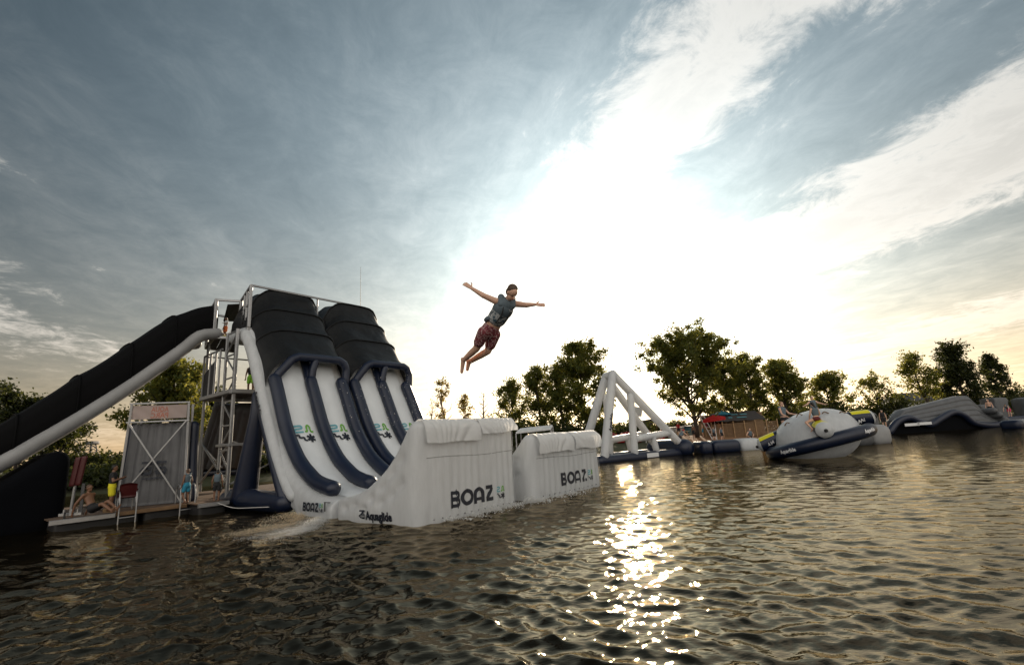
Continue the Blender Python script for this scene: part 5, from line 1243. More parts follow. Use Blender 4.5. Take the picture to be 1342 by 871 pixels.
# kiosk beside it
kb = onland(938, 60); ki = thing('kiosk', kb, 'small wooden kiosk with open counter under the parasols', 'kiosk')
kh = height_to(kb, 938, 551)
for (x0, x1, y0, y1, z0, z1, nm, m_) in ((-1.3, 1.3, 1.8, 1.9, 0, kh, 'back_wall', 'wood'), (-1.4, -1.3, 0, 1.9, 0, kh, 'side_wall', 'wood_light'), (1.3, 1.4, 0, 1.9, 0, kh, 'side_wall', 'wood_light'), (-1.3, 1.3, 0, 0.1, 0, 1.05, 'counter_front', 'wood'), (-1.5, 1.5, -0.2, 0.35, 1.05, 1.12, 'counter', 'wood_light'), (-1.6, 1.6, -0.5, 2.1, kh, kh + 0.12, 'roof', 'roof_dark')):
    slab(nm, [kb + np.array([x0, y0, z1]), kb + np.array([x1, y0, z1]), kb + np.array([x1, y1, z1]), kb + np.array([x0, y1, z1])], z1 - z0, m_, ki)
def shed(px, Y, wpx, top, label, m_, door):
    b = onland(px, Y); w = wpx / FPX * Y; h = height_to(b, px, top); t = thing('shed', b, label, 'shed', 'sheds behind the beach')
    for (x0, x1, y0, y1, nm) in ((-w / 2, w / 2, 0, 0.1, 'front_wall'), (-w / 2, -w / 2 + 0.1, 0.1, 2.4, 'side_wall'), (w / 2 - 0.1, w / 2, 0.1, 2.4, 'side_wall'), (-w / 2 + 0.1, w / 2 - 0.1, 2.3, 2.4, 'back_wall')):
        slab(nm, [b + np.array([x0, y0, h]), b + np.array([x1, y0, h]), b + np.array([x1, y1, h]), b + np.array([x0, y1, h])], h, m_, t)
    slab('roof', [b + np.array([-w / 2 - 0.1, -0.15, h + 0.1]), b + np.array([w / 2 + 0.1, -0.15, h + 0.1]), b + np.array([w / 2 + 0.1, 2.5, h + 0.2]), b + np.array([-w / 2 - 0.1, 2.5, h + 0.2])], 0.1, 'roof_dark', t)
    k = int(w / 0.35)
    for i in range(k): V, F = bar(b + np.array([-w / 2 + (i + 0.5) * w / k, -0.02, 0.05]), b + np.array([-w / 2 + (i + 0.5) * w / k, -0.02, h - 0.05]), 0.06, 0.05); mk('corrugation', V, F, m_, t, False)
    V, F = bar(b + np.array([door * w, -0.06, 0]), b + np.array([door * w, -0.06, min(h * 0.8, 1.9)]), 0.85, 0.05, (1, 0, 0)); mk('door', V, F, 'paint_white', t, False)
    return t
shed(910, 66, 14, 558.5, 'teal corrugated shed beside the broad beach tree', 'paint_teal', 0.25)
shed(887, 67, 18, 560.5, 'pale shed with a picture panel beside the teal one', 'paint_white', -0.2)
cb = onland(848, 70); cw = 30 / FPX * 70; ch = height_to(cb, 848, 561)
cf = thing('pavilion', cb, 'flat dark-roofed pavilion seen through the triangular frame', 'building')
slab('roof', [cb + np.array([-cw / 2, 0, ch + 1.0]), cb + np.array([cw / 2, 0, ch + 1.4]), cb + np.array([cw / 2, 4, ch + 1.4]), cb + np.array([-cw / 2, 4, ch + 1.0])], 0.7, 'roof_dark', cf)
for x in np.linspace(-cw / 2 + 0.2, cw / 2 - 0.2, 5):
    for y in (0.2, 3.8): V, F = bar(cb + np.array([x, y, 0]), cb + np.array([x, y, ch + 0.6]), 0.16, 0.16); mk('column', V, F, 'wood', cf, False)
slab('glazing', [cb + np.array([-cw / 2 + 0.3, 3.4, ch + 0.3]), cb + np.array([cw / 2 - 0.3, 3.4, ch + 0.3]), cb + np.array([cw / 2 - 0.3, 3.5, ch + 0.3]), cb + np.array([-cw / 2 + 0.3, 3.5, ch + 0.3])], ch + 0.2, 'glass_dark', cf)
sp = cb + np.array([-0.9, 1.5, ch + 1.0]); V, F = bar(sp + np.array([0, 0, 0.9]), sp + np.array([0.35, 0.1, 2.2]), 0.06, 1.5, (1, 0, 0)); mk('roof_panel', V, F, 'paint_white', cf, False); V, F = bar(sp, sp + np.array([0.1, 0.1, 1.0]), 0.1, 0.1); mk('panel_post', V, F, 'steel_dark', cf, False)
# red lounge seats with low white tables on the grass
def lounge(P, k):
    t = thing('lounge_seat', P, 'red lounge seat on the grass seen through the triangular frame', 'seat', 'red lounge seats on the bank'); P = np.asarray(P)
    P_, F, _ = rounded_box(0.85, 0.8, 0.42, 0.12, (7, 7, 6)); mk('cushion', P_ + P + np.array([-0.42, -0.4, 0]), F, 'red_plastic', t)
    P_, F, _ = rounded_box(0.85, 0.28, 0.75, 0.12, (7, 6, 7)); P_[:, 1] += P_[:, 2] * 0.25; mk('backrest', P_ + P + np.array([-0.42, 0.25, 0.2]), F, 'red_plastic', t)
for k, px in enumerate((793, 799, 805, 812, 818, 824, 834, 841, 849, 857, 864, 870)):
    lounge(onland(px, 57.5 + 1.6 * (k % 3)) , k)
for k, px in enumerate((802, 822, 845, 862)):
    P = onland(px, 57.0); t = thing('side_table', P, 'low white round table among the red lounge seats', 'table', 'white tables on the bank')
    V, F = tube([P, P + up_ * 0.5], 0.05, 8); mk('leg', V, F, 'paint_white', t); V, F = tube([P + up_ * 0.5, P + up_ * 0.53], 0.45, 16, cap='none'); mk('table_top', V, F, 'paint_white', t)
pt_ = onland(893, 60); pn = thing('picnic_table', pt_, 'orange-brown picnic table before the pale beach shed', 'table')
for (a, b, w1, w2, nm) in (((-0.9, 0, 0.74), (0.9, 0, 0.74), 0.7, 0.05, 'table_top'), ((-0.9, -0.65, 0.44), (0.9, -0.65, 0.44), 0.25, 0.05, 'bench_seat'), ((-0.9, 0.65, 0.44), (0.9, 0.65, 0.44), 0.25, 0.05, 'bench_seat'), ((-0.6, -0.7, 0), (-0.6, 0.1, 0.74), 0.08, 0.08, 'leg'), ((-0.6, 0.7, 0), (-0.6, -0.1, 0.74), 0.08, 0.08, 'leg'), ((0.6, -0.7, 0), (0.6, 0.1, 0.74), 0.08, 0.08, 'leg'), ((0.6, 0.7, 0), (0.6, -0.1, 0.74), 0.08, 0.08, 'leg')):
    V, F = bar(pt_ + np.array(a), pt_ + np.array(b), w1, w2, (0, 0, 1)); mk(nm, V, F, 'wood_light', pn, False)
# pale awning seen between the ramps
ab = at(712, 575, 40); ab[2] = 0; aw = thing('awning_float', ab, 'pale flat awning on posts behind the gap between the launch ramps', 'awning')
q0, q1 = at(676, 566, 38), at(722, 561, 38); sl = [q0, q1, q1 + np.array([0.4, 3.5, 0.35]), q0 + np.array([0.4, 3.5, 0.35])]; slab('canopy', sl, 0.12, 'flap_white', aw)
for q in sl: b = q.copy(); b[2] = -0.3; V, F = bar(b, q - up_ * 0.12, 0.1, 0.1); mk('post', V, F, 'aluminium', aw, False)
P_, F, _ = rounded_box(3.6, 4.2, 0.5, 0.15, (8, 8, 5)); mk('pontoon', P_ + np.array([min(q0[0], q1[0]) - 0.3, 37.6, -0.3]), F, 'float_black', aw)
# roof of a house beyond the leaning trees
rb0 = onland(1212, 95); rf = thing('far_house', rb0, 'low house with a dark pitched roof behind the humped inflatable', 'house'); rw = 44 / FPX * 95; rh = height_to(rb0, 1212, 512)
for (x0, x1, y0, y1) in ((-rw / 2, rw / 2, 0, 0.3), (-rw / 2, -rw / 2 + 0.3, 0.3, 7.7), (rw / 2 - 0.3, rw / 2, 0.3, 7.7), (-rw / 2, rw / 2, 7.7, 8)):
    slab('wall', [rb0 + np.array([x0, y0, rh * 0.6]), rb0 + np.array([x1, y0, rh * 0.6]), rb0 + np.array([x1, y1, rh * 0.6]), rb0 + np.array([x0, y1, rh * 0.6])], rh * 0.6, 'paint_white', rf)
V = [rb0 + np.array(q) for q in ((-rw / 2 - 0.4, -0.5, rh * 0.58), (rw / 2 + 0.4, -0.5, rh * 0.58), (rw / 2 + 0.4, 8.5, rh * 0.58), (-rw / 2 - 0.4, 8.5, rh * 0.58), (-rw / 4, 4, rh), (rw / 2 + 0.4, 4, rh))]
mk('roof', V, [(0, 1, 5, 4), (2, 3, 4, 5), (3, 0, 4), (1, 2, 5), (3, 2, 1, 0)], 'roof_dark', rf, False)
V, F = bar(rb0 + np.array([1, -0.03, 0.9]), rb0 + np.array([1, -0.03, 2.0]), 1.2, 0.06, (1, 0, 0)); mk('window', V, F, 'glass_dark', rf, False)

# ------------------------------------------------------------------ people
def cap_v(a, b, ra, rb, side=None, flat=1.0, seg=12):
    """closed tapered capsule; side + flat make the section an ellipse"""
    a = np.asarray(a, float); b = np.asarray(b, float); d = b - a; ln = np.linalg.norm(d); d = d / max(ln, 1e-6)
    if side is None: x, y = frame(d)
    else: x = unit(np.asarray(side) - d * (np.asarray(side) @ d)); y = np.cross(d, x)
    rings = []
    for k in (0.98, 0.8, 0.5, 0.2): rings.append((a - d * ra * k * (flat + 1) / 2, ra * math.sqrt(1 - k * k)))
    for f in np.linspace(0, 1, 5): rings.append((a + (b - a) * f, ra + (rb - ra) * f))
    for k in (0.2, 0.5, 0.8, 0.98): rings.append((b + d * rb * k * (flat + 1) / 2, rb * math.sqrt(1 - k * k)))
    V = []
    for c, r in rings:
        for j in range(seg): q = 2 * math.pi * j / seg; V.append(c + x * r * math.cos(q) + y * r * flat * math.sin(q))
    m = len(rings); F = [(i * seg + j, i * seg + (j + 1) % seg, (i + 1) * seg + (j + 1) % seg, (i + 1) * seg + j) for i in range(m - 1) for j in range(seg)]
    F += [tuple(reversed(range(seg))), tuple((m - 1) * seg + j for j in range(seg))]
    return V, F
def ell(c, rx, ry, rz, ax, ay, azz, n=10, m=14):
    V = []
    for i in range(n):
        ph = -math.pi / 2 * 0.985 + math.pi * 0.985 * i / (n - 1)
        for j in range(m): q = 2 * math.pi * j / m; V.append(c + ax * rx * math.cos(ph) * math.cos(q) + ay * ry * math.cos(ph) * math.sin(q) + azz * rz * math.sin(ph))
    F = grid_faces(n, m, wrap=True) + [tuple(reversed(range(m))), tuple((n - 1) * m + j for j in range(m))]
    return V, F
def fuse(name, mb, voxel, material, parent=None, loc=None, smooth_it=2, hook=None):
    o = mb.build(name, material, parent, True, loc)
    r = o.modifiers.new('r', 'REMESH'); r.mode = 'VOXEL'; r.voxel_size = voxel; r.use_smooth_shade = True
    s = o.modifiers.new('s', 'SMOOTH'); s.iterations = smooth_it; s.factor = 0.5
    dg = bpy.context.evaluated_depsgraph_get(); dg.update(); me = bpy.data.meshes.new_from_object(o.evaluated_get(dg))
    o.modifiers.clear(); old = o.data; o.data = me; me.name = name; bpy.data.meshes.remove(old)
    me.polygons.foreach_set('use_smooth', [True] * len(me.polygons)); return o
STAND = dict(pel=(0, 0, .95), chest=(0, 0.0, 1.25), neck=(0, -.015, 1.46), head=(0, .015, 1.62), shL=(-.18, 0, 1.41), elL=(-.25, -.03, 1.13), wrL=(-.26, .06, .88), shR=(.18, 0, 1.41), elR=(.25, -.03, 1.13), wrR=(.26, .06, .88),
             hipL=(-.095, 0, .92), knL=(-.11, .03, .50), anL=(-.11, -.01, .09), toL=(-.13, .15, .03), hipR=(.095, 0, .92), knR=(.11, .03, .50), anR=(.11, -.01, .09), toR=(.13, .15, .03))
def place(P, h, face, **ov):
    """joint table in world space: P feet position, h height, face heading in degrees (0 = away along +y)"""
    J = dict(STAND); J.update(ov); k = h / 1.75; c, s = math.cos(R_(face)), math.sin(R_(face)); out = {}
    for n_, (x, y, z) in J.items(): x, y, z = x * k, y * k, z * k; out[n_] = np.asarray(P, float) + np.array([c * x - s * y, s * x + c * y, z])
    out['k'] = k; return out
def person(J, label, skin='skin', hair='hair_brown', outfit=(), voxel=0.016, hair_long=False, fingers=False, group=None, face=None, loc=None, female=False, limb=1.0, hsz=1.0):
    k = J['k']; mb = MB()
    side = unit(J['shR'] - J['shL']); upv = unit(J['neck'] - J['pel']); fwd = unit(np.cross(upv, side))   # chest direction
    hup = unit(J['head'] - J['neck']); hs_ = unit(side - hup * (side @ hup)) if face is None else None
    if face is not None: hf = unit(np.asarray(face)); hs_ = unit(np.cross(hf, hup)); hf = unit(np.cross(hup, hs_))
    else: hf = unit(np.cross(hup, hs_))
    waist = J['pel'] * 0.5 + J['chest'] * 0.5
    wsc = 0.9 if female else 1.0
    mb.add(*cap_v(waist + upv * 0.02 * k, J['chest'] + upv * 0.09 * k, 0.135 * k * wsc, 0.165 * k * wsc, side, 0.68, 16))
    mb.add(*cap_v(J['pel'] - upv * 0.02 * k, waist + upv * 0.04 * k, 0.155 * k * (1.04 if female else 1), 0.135 * k * wsc, side, 0.74, 16))
    mb.add(*cap_v(J['shL'] + side * 0.03 * k, J['shR'] - side * 0.03 * k, 0.062 * k, 0.062 * k))
    mb.add(*cap_v(J['chest'] + upv * 0.16 * k, J['neck'] + hup * 0.08 * k, 0.065 * k, 0.052 * k))
    hc = J['head']; k0 = k; k = k * hsz
    mb.add(*ell(hc + hup * 0.035 * k, 0.074 * k, 0.092 * k, 0.086 * k, hs_, hf, hup)); mb.add(*ell(hc - hup * 0.045 * k + hf * 0.016 * k, 0.056 * k, 0.070 * k, 0.068 * k, hs_, hf, hup))
    mb.add(*cap_v(hc + hf * 0.085 * k + hup * 0.015 * k, hc + hf * 0.104 * k - hup * 0.022 * k, 0.010 * k, 0.015 * k, seg=8))
    for sg in (-1, 1):
        mb.add(*ell(hc + hs_ * sg * 0.074 * k, 0.010 * k, 0.020 * k, 0.030 * k, hs_, hf, hup, 6, 8))
    k = k0
    for S_ in 'LR':
        k = k0 * limb
        mb.add(*cap_v(J['sh' + S_], J['el' + S_], 0.054 * k, 0.042 * k)); mb.add(*cap_v(J['el' + S_], J['wr' + S_], 0.044 * k, 0.027 * k))
        mb.add(*cap_v(J['hip' + S_], J['kn' + S_], 0.088 * k, 0.058 * k)); ck = J['kn' + S_] * 0.68 + J['an' + S_] * 0.32
        mb.add(*cap_v(J['kn' + S_], ck, 0.057 * k, 0.056 * k)); mb.add(*cap_v(ck, J['an' + S_], 0.056 * k, 0.037 * k))
        ft = unit(J['to' + S_] - J['an' + S_]); mb.add(*cap_v(J['an' + S_] - ft * 0.015 * k, J['to' + S_], 0.040 * k, 0.026 * k)); mb.add(*cap_v(J['an' + S_], J['an' + S_] - ft * 0.035 * k + unit(J['an' + S_] - J['kn' + S_]) * 0.03 * k, 0.036 * k, 0.032 * k))
        # hand: palm, four fingers of unequal length, thumb from the side of the palm
        hd_ = J.get('ha' + S_); fd = unit(hd_ - J['wr' + S_]) if hd_ is not None else unit(unit(J['wr' + S_] - J['el' + S_]) * 0.9 + fwd * 0.15)
        pn_ = J.get('palm' + S_); pn_ = unit(np.cross(fd, side)) if pn_ is None else unit(pn_); pn_ = unit(pn_ - fd * (pn_ @ fd)); ac = np.cross(fd, pn_)
        w0_ = J['wr' + S_]; pc = w0_ + fd * 0.085 * k
        mb.add(*cap_v(w0_ + fd * 0.015 * k, pc, 0.030 * k, 0.041 * k, ac, 0.45))
        tsg = 1 if S_ == 'L' else -1
        if fingers:
            for q, (off, ln_) in enumerate(((-0.030, 0.068), (-0.010, 0.080), (0.010, 0.075), (0.029, 0.058))):
                b0 = pc + ac * off * k + fd * 0.008 * k; b1 = b0 + (fd + ac * off * 3.2) * ln_ * 0.5 * k; b2 = b1 + (fd * 0.95 + ac * off * 2 - pn_ * 0.25) * ln_ * 0.5 * k
                mb.add(*cap_v(b0, b1, 0.0095 * k, 0.009 * k, seg=8)); mb.add(*cap_v(b1, b2, 0.009 * k, 0.0075 * k, seg=8))
            t0 = w0_ + fd * 0.03 * k - ac * tsg * 0.030 * k; t1 = t0 + (fd * 0.6 - ac * tsg * 0.8) * 0.045 * k; t2 = t1 + (fd * 0.9 - ac * tsg * 0.4) * 0.032 * k
            mb.add(*cap_v(t0, t1, 0.013 * k, 0.011 * k, seg=8)); mb.add(*cap_v(t1, t2, 0.011 * k, 0.009 * k, seg=8))
        else:
            for off in (-0.03, -0.01, 0.01, 0.03): mb.add(*cap_v(pc + ac * off * k, pc + (fd - pn_ * 0.3) * 0.07 * k + ac * off * 1.5 * k, 0.011 * k, 0.010 * k, seg=6))
            mb.add(*cap_v(w0_ + fd * 0.03 * k, w0_ + fd * 0.06 * k - ac * tsg * 0.05 * k, 0.014 * k, 0.011 * k, seg=6))
    k = k0
    base_ = np.asarray(loc, float) if loc is not None else np.array([J['pel'][0], J['pel'][1], min(J['toL'][2], J['toR'][2]) - 0.03 * k])
    body = fuse('person', mb, voxel * k if not fingers else voxel, skin, None, base_); tag(body, label, 'person', group)
    # face and hair
    hv = voxel * 0.8; k = k0 * hsz
    if hair:
        hb2 = MB(); hb2.add(*ell(hc + hup * 0.060 * k - hf * 0.024 * k, 0.081 * k, 0.088 * k, 0.078 * k, hs_, hf, hup))
        hb2.add(*ell(hc + hup * 0.005 * k - hf * 0.045 * k, 0.076 * k, 0.062 * k, 0.085 * k, hs_, hf, hup))
        if hair_long: hb2.add(*cap_v(hc - hf * 0.06 * k, hc - hf * 0.085 * k - hup * 0.20 * k, 0.062 * k, 0.030 * k))
        fuse('hair', hb2, hv * k, hair, body)
    for sg in (-1, 1):
        V, F = ell(hc + hf * 0.078 * k + hs_ * sg * 0.032 * k + hup * 0.018 * k, 0.009 * k, 0.009 * k, 0.0045 * k, hs_, hf, hup, 6, 8); mk('eye', V, F, 'eye_dark', body)
    V, F = ell(hc + hf * 0.082 * k - hup * 0.058 * k, 0.022 * k, 0.010 * k, 0.008 * k, hs_, hf, hup, 6, 8); mk('mouth', V, F, 'lips', body)
    k = k0
    for it in outfit:
        kind, m_ = it[0], it[1]; c = MB()
        if kind == 'vest':
            lo = waist - upv * (0.02 if len(it) < 3 else it[2]) * k
            c.add(*cap_v(lo + upv * 0.08 * k, J['chest'] + upv * 0.09 * k, 0.172 * k, 0.196 * k, side, 0.76, 18))
            for S_ in 'LR': p = J['sh' + S_] * 0.62 + J['neck'] * 0.38; c.add(*cap_v(p + upv * 0.055 * k - fwd * 0.05 * k, p + fwd * 0.075 * k - upv * 0.03 * k, 0.055 * k, 0.055 * k))
            v = fuse('life_vest', c, 0.016 * k if fingers else 0.02 * k, m_, body, smooth_it=2)
        elif kind in ('shorts', 'bottoms'):
            r = 0.022; f = 0.62 if kind == 'shorts' else 0.16
            c.add(*cap_v(J['pel'] - upv * 0.03 * k, J['pel'] + upv * (0.055 if kind == 'shorts' else 0.0) * k, (0.155 + r * 0.6) * k, (0.146 + r * 0.6) * k, side, 0.78, 16))
            for S_ in 'LR': e = J['hip' + S_] * (1 - f) + J['kn' + S_] * f; c.add(*cap_v(J['hip' + S_], e, (0.088 + r) * k, (0.066 + r * (1.5 if kind == 'shorts' else 0.6)) * k))
            v = fuse(kind if kind == 'shorts' else 'swim_bottoms', c, 0.014 * k if fingers else 0.018 * k, m_, body, smooth_it=2)
        elif kind == 'shirt':
            c.add(*cap_v(waist - upv * 0.04 * k, J['chest'] + upv * 0.09 * k, 0.152 * k, 0.178 * k, side, 0.74, 16)); c.add(*cap_v(J['shL'], J['shR'], 0.072 * k, 0.072 * k))
            for S_ in 'LR': c.add(*cap_v(J['sh' + S_], J['sh' + S_] * 0.55 + J['el' + S_] * 0.45, 0.068 * k, 0.062 * k))
            fuse('shirt', c, 0.02 * k, m_, body, smooth_it=2)
        elif kind == 'cap':
            V, F = ell(hc + hup * 0.075 * k, 0.092 * k, 0.105 * k, 0.062 * k, hs_, hf, hup); mk('cap', V, F, m_, body)
        elif kind == 'trousers':
            c.add(*cap_v(J['pel'] - upv * 0.03 * k, J['pel'] + upv * 0.06 * k, 0.17 * k, 0.16 * k, side, 0.78, 16))
            for S_ in 'LR': c.add(*cap_v(J['hip' + S_], J['kn' + S_], 0.105 * k, 0.08 * k)); c.add(*cap_v(J['kn' + S_], J['an' + S_], 0.08 * k, 0.06 * k))
            fuse('trousers', c, 0.02 * k, m_, body, smooth_it=2)
    return body

# the jumper, high over the launch ramp and flying towards the water
def D(x, y, Y): return at(590 + x * 0.16073, 360 + y * 0.16073, Y)
J = dict(k=1.0, head=D(500, 150, 8.72), neck=D(466, 208, 8.84), chest=D(425, 290, 8.96), pel=D(320, 455, 9.18), shR=D(372, 215, 8.82), shL=D(526, 237, 9.02), elR=D(272, 170, 8.78), wrR=D(178, 112, 8.84), haR=D(128, 78, 8.86), elL=D(618, 247, 9.12), wrL=D(692, 242, 9.16), haL=D(752, 246, 9.18),
         hipR=D(272, 468, 9.08), hipL=D(362, 486, 9.26), knR=D(214, 600, 9.30), knL=D(306, 622, 9.42), anR=D(106, 698, 9.62), anL=D(152, 712, 9.72), toR=D(94, 792, 9.70), toL=D(140, 772, 9.78), palmR=np.array([0.1, -1.0, 0.35]), palmL=np.array([0.0, -1.0, 0.5]))
J['k'] = 1.14
jump = person(J, 'man in camouflage life vest and maroon shorts leaping through the air, arms spread', 'skin', 'hair_brown', (('shorts', 'shorts_print'),), voxel=0.0065, fingers=True, limb=1.12, hsz=1.12, face=(0.60, -0.78, -0.20), loc=D(320, 455, 9.18))
# his vest: blue yoke, grey camouflage panels, side buckles
upv = unit(J['neck'] - J['pel']); side = unit(J['shR'] - J['shL']); fwd = unit(np.cross(upv, side)); wst = (J['pel'] + J['chest']) / 2
hu0 = unit(J['head'] - J['neck']); hf0 = unit((0.60, -0.78, -0.20)); hs0 = unit(np.cross(hf0, hu0)); hf0 = unit(np.cross(hu0, hs0)); hd0 = J['head'] + hf0 * 0.100
def vest_piece(name, a, b, ra, rb, m_, flat=0.80):
    c = MB(); c.add(*cap_v(a, b, ra, rb, side, flat, 20)); return fuse(name, c, 0.014, m_, jump, smooth_it=2)
ch = J['chest']
v1 = vest_piece('vest_lower', wst + upv * 0.05, ch + upv * 0.02, 0.200, 0.208, 'vest_camo'); v2 = vest_piece('vest_band', ch - upv * 0.0, ch + upv * 0.035, 0.216, 0.216, 'vest_blue')
c = MB(); c.add(*cap_v(ch + upv * 0.06, ch + upv * 0.12, 0.200, 0.185, side, 0.80, 20))
for S_ in 'LR': p = J['sh' + S_] * 0.60 + J['neck'] * 0.40; c.add(*cap_v(p + upv * 0.06 - fwd * 0.05, p + fwd * 0.08 - upv * 0.04, 0.068, 0.068))
v3 = fuse('vest_yoke', c, 0.012, 'vest_blue', jump, smooth_it=2)
for f_ in (-0.02, 0.10): V, F = bar(wst + upv * (0.07 + f_) + fwd * 0.150 - side * 0.04, wst + upv * (0.07 + f_) + fwd * 0.150 + side * 0.04, 0.03, 0.02, upv); mk('buckle', V, F, 'rubber', v1, False)
V, F = cap_v(wst + side * 0.19 - fwd * 0.02 - upv * 0.02, wst + side * 0.20 + fwd * 0.02 + upv * 0.04, 0.05, 0.05); mk('side_float', V, F, 'vest_blue', v1)
pr_ = print_mark(); cpt = ch + upv * 0.10 + fwd * 0.155 - side * 0.07
for mt, rb in pr_[2:]: put_print('emblem', rb, 'print_white', lambda V: np.array([cpt - side * (v[0] - 0.5) * 0.10 + upv * (v[1] - 0.3) * 0.12 + fwd * 0.012 for v in V]), v3)
c = MB(); c.add(*cap_v(J['pel'] + upv * 0.055, J['pel'] + upv * 0.085, 0.158, 0.155, side, 0.80, 18)); fuse('waistband', c, 0.012, 'cloth_black', jump, smooth_it=2)
for sg in (-1, 1):
    V, F = tube(resample([ch + upv * 0.13 + side * sg * 0.10 + fwd * 0.13, ch + side * sg * 0.085 + fwd * 0.185, wst + upv * 0.04 + side * sg * 0.08 + fwd * 0.172], 10), 0.012, 6); mk('strap', V, F, 'rubber', v1)
# wristbands
for S_ in 'LR': V, F = tube([J['wr' + S_] * 0.96 + J['el' + S_] * 0.04, J['wr' + S_] * 0.9 + J['el' + S_] * 0.1], 0.033, 10); mk('wristband', V, F, 'cloth_black' if S_ == 'R' else 'cloth_white', jump)

# on the dock
def hgt(P, px, py): return at(px, py, P[1])[2] - P[2]
P = G(143, 671, 0.41); person(place(P, hgt(P, 144, 609), -60, elL=(-.30, .08, 1.16), wrL=(-.12, .28, 1.22), elR=(.28, .06, 1.14), wrR=(.10, .28, 1.24)), 'man in bright yellow shorts standing with raised hands on the dock', 'skin_tan', 'hair_black', (('shirt', 'cloth_black'), ('shorts', 'cloth_yellow')))
P = G(122, 674, 0.41); person(place(P, 1.7, -95, pel=(0, -.05, .22), chest=(0, -.22, .50), neck=(0, -.28, .70), head=(0, -.26, .86), shL=(-.18, -.25, .66), shR=(.18, -.25, .66), elL=(-.28, -.42, .40), wrL=(-.26, -.52, .12), elR=(.28, -.40, .40), wrR=(.26, -.5, .12), hipL=(-.1, 0, .2), hipR=(.1, 0, .2), knL=(-.12, .38, .40), knR=(.12, .42, .34), anL=(-.12, .75, .12), anR=(.12, .80, .10), toL=(-.13, .84, .26), toR=(.13, .90, .24)), 'person lounging on the dock with legs stretched out beside the man in yellow', 'skin_tan', 'hair_brown', (('shorts', 'cloth_black'),))
P = G(243, 660, 0.41); person(place(P, hgt(P, 244, 614), 75, knL=(-.11, .12, .50), anL=(-.11, -.08, .12), toL=(-.12, .06, .03)), 'child in teal shorts and vest walking at the right foot of the braced stand', 'skin_tan', 'hair_brown', (('vest', 'vest_blue'), ('shorts', 'cloth_teal')))
P = G(283, 657, 0.41); person(place(P, hgt(P, 284, 615), 20), 'child in dark life vest at the foot of the tower truss', 'skin_tan', 'hair_black', (('vest', 'vest_blue'), ('shorts', 'cloth_black')))
# on the tower
P = tA * 0.42 + tB * 0.38 + tD * 0.1 + tC * 0.1; person(place(P, 1.08, 150, elL=(-.30, .05, 1.18), wrL=(-.14, .20, 1.22)), 'girl in white top and orange shorts on the upper landing of the tower', 'skin_tan', 'hair_black', (('shirt', 'cloth_white'), ('shorts', 'cloth_orange')), hair_long=True, female=True)
P2 = tB * 0.50 + tC * 0.45 + tA * 0.05; person(place(P2, 1.05, 110), 'dark-clad child behind the girl on the upper landing', 'skin_tan', 'hair_black', (('vest', 'cloth_black'), ('shorts', 'cloth_black')))
bag = tA * 0.30 + tB * 0.62 + tC * 0.08; V, F = ell(bag + up_ * 0.17, 0.16, 0.14, 0.17, np.array([1.0, 0, 0]), np.array([0, 1.0, 0]), up_); o = mk('beach_bag', V, F, 'cloth_white', loc=bag); tag(o, 'pale round bag on the upper landing beside the girl', 'bag')
V, F = tube([bag + up_ * 0.30, bag + up_ * 0.38], 0.05, 8); mk('bag_neck', V, F, 'cloth_white', o)
yc = tA * 0.5 + tB * 0.42 + tC * 0.08; P_, F, _ = rounded_box(0.22, 0.16, 0.10, 0.03, (5, 5, 4)); o = mk('yellow_bucket', P_ + yc - np.array([0.11, 0.2, 0]), F, 'cloth_yellow', loc=yc); tag(o, 'small yellow tub at the feet of the girl on the landing', 'tub')
P = L(12.7, 0.9, MD + 0.0); person(place(P, 1.45, 200), 'person with lime trunks on the middle deck of the tower', 'skin_tan', 'hair_black', (('vest', 'cloth_black'), ('shorts', 'cloth_lime')))

# on the rocker: one standing, one astride a pod, one behind
P = SP(-1.45, 0.75, 0.25); hh_ = at(1030, 525.5, P[1])[2] - P[2]
person(place(P, max(1.72, hh_), -150, elR=(.27, .12, 1.16), wrR=(.20, .32, 1.02), elL=(-.26, .14, 1.18), wrL=(-.40, .40, 1.10)), 'person in blue life vest standing on the ring at the low side of the rocker', 'skin_fair', 'hair_fair', (('vest', 'vest_blue'), ('bottoms', 'cloth_black')), female=True)
pa = -1.40; seat = SP(2.05 * math.cos(pa), 2.05 * math.sin(pa), 0.92)
person(place(seat - np.array([0, 0, 0.52]), 1.80, 8, pel=(0, 0, .55), chest=(0, .02, .85), neck=(0, .02, 1.06), head=(-.03, .06, 1.22), shL=(-.18, .02, 1.01), shR=(.18, .02, 1.01), elL=(-.27, .06, .74), wrL=(-.24, .20, .52), elR=(.28, .06, .75), wrR=(.28, .22, .60),
             hipL=(-.12, .02, .50), hipR=(.12, .02, .50), knL=(-.46, .20, .36), knR=(.46, .20, .36), anL=(-.40, -.10, .0), anR=(.44, -.06, .0), toL=(-.44, .0, -.10), toR=(.48, .04, -.10)), 'person in blue life vest sitting astride a rocker pod, back turned', 'skin', 'hair_black', (('vest', 'vest_blue'), ('bottoms', 'cloth_maroon')), hair_long=True, female=True)
P = SP(0.25, 1.9, 0.55); person(place(P, 1.72, 170, elL=(-.34, .12, 1.30), wrL=(-.55, .25, 1.22), elR=(.36, .12, 1.28), wrR=(.58, .22, 1.2)), 'person leaning on the rocker ball behind the seated rider', 'skin', 'hair_brown', (('vest', 'vest_blue'), ('shorts', 'cloth_black')))
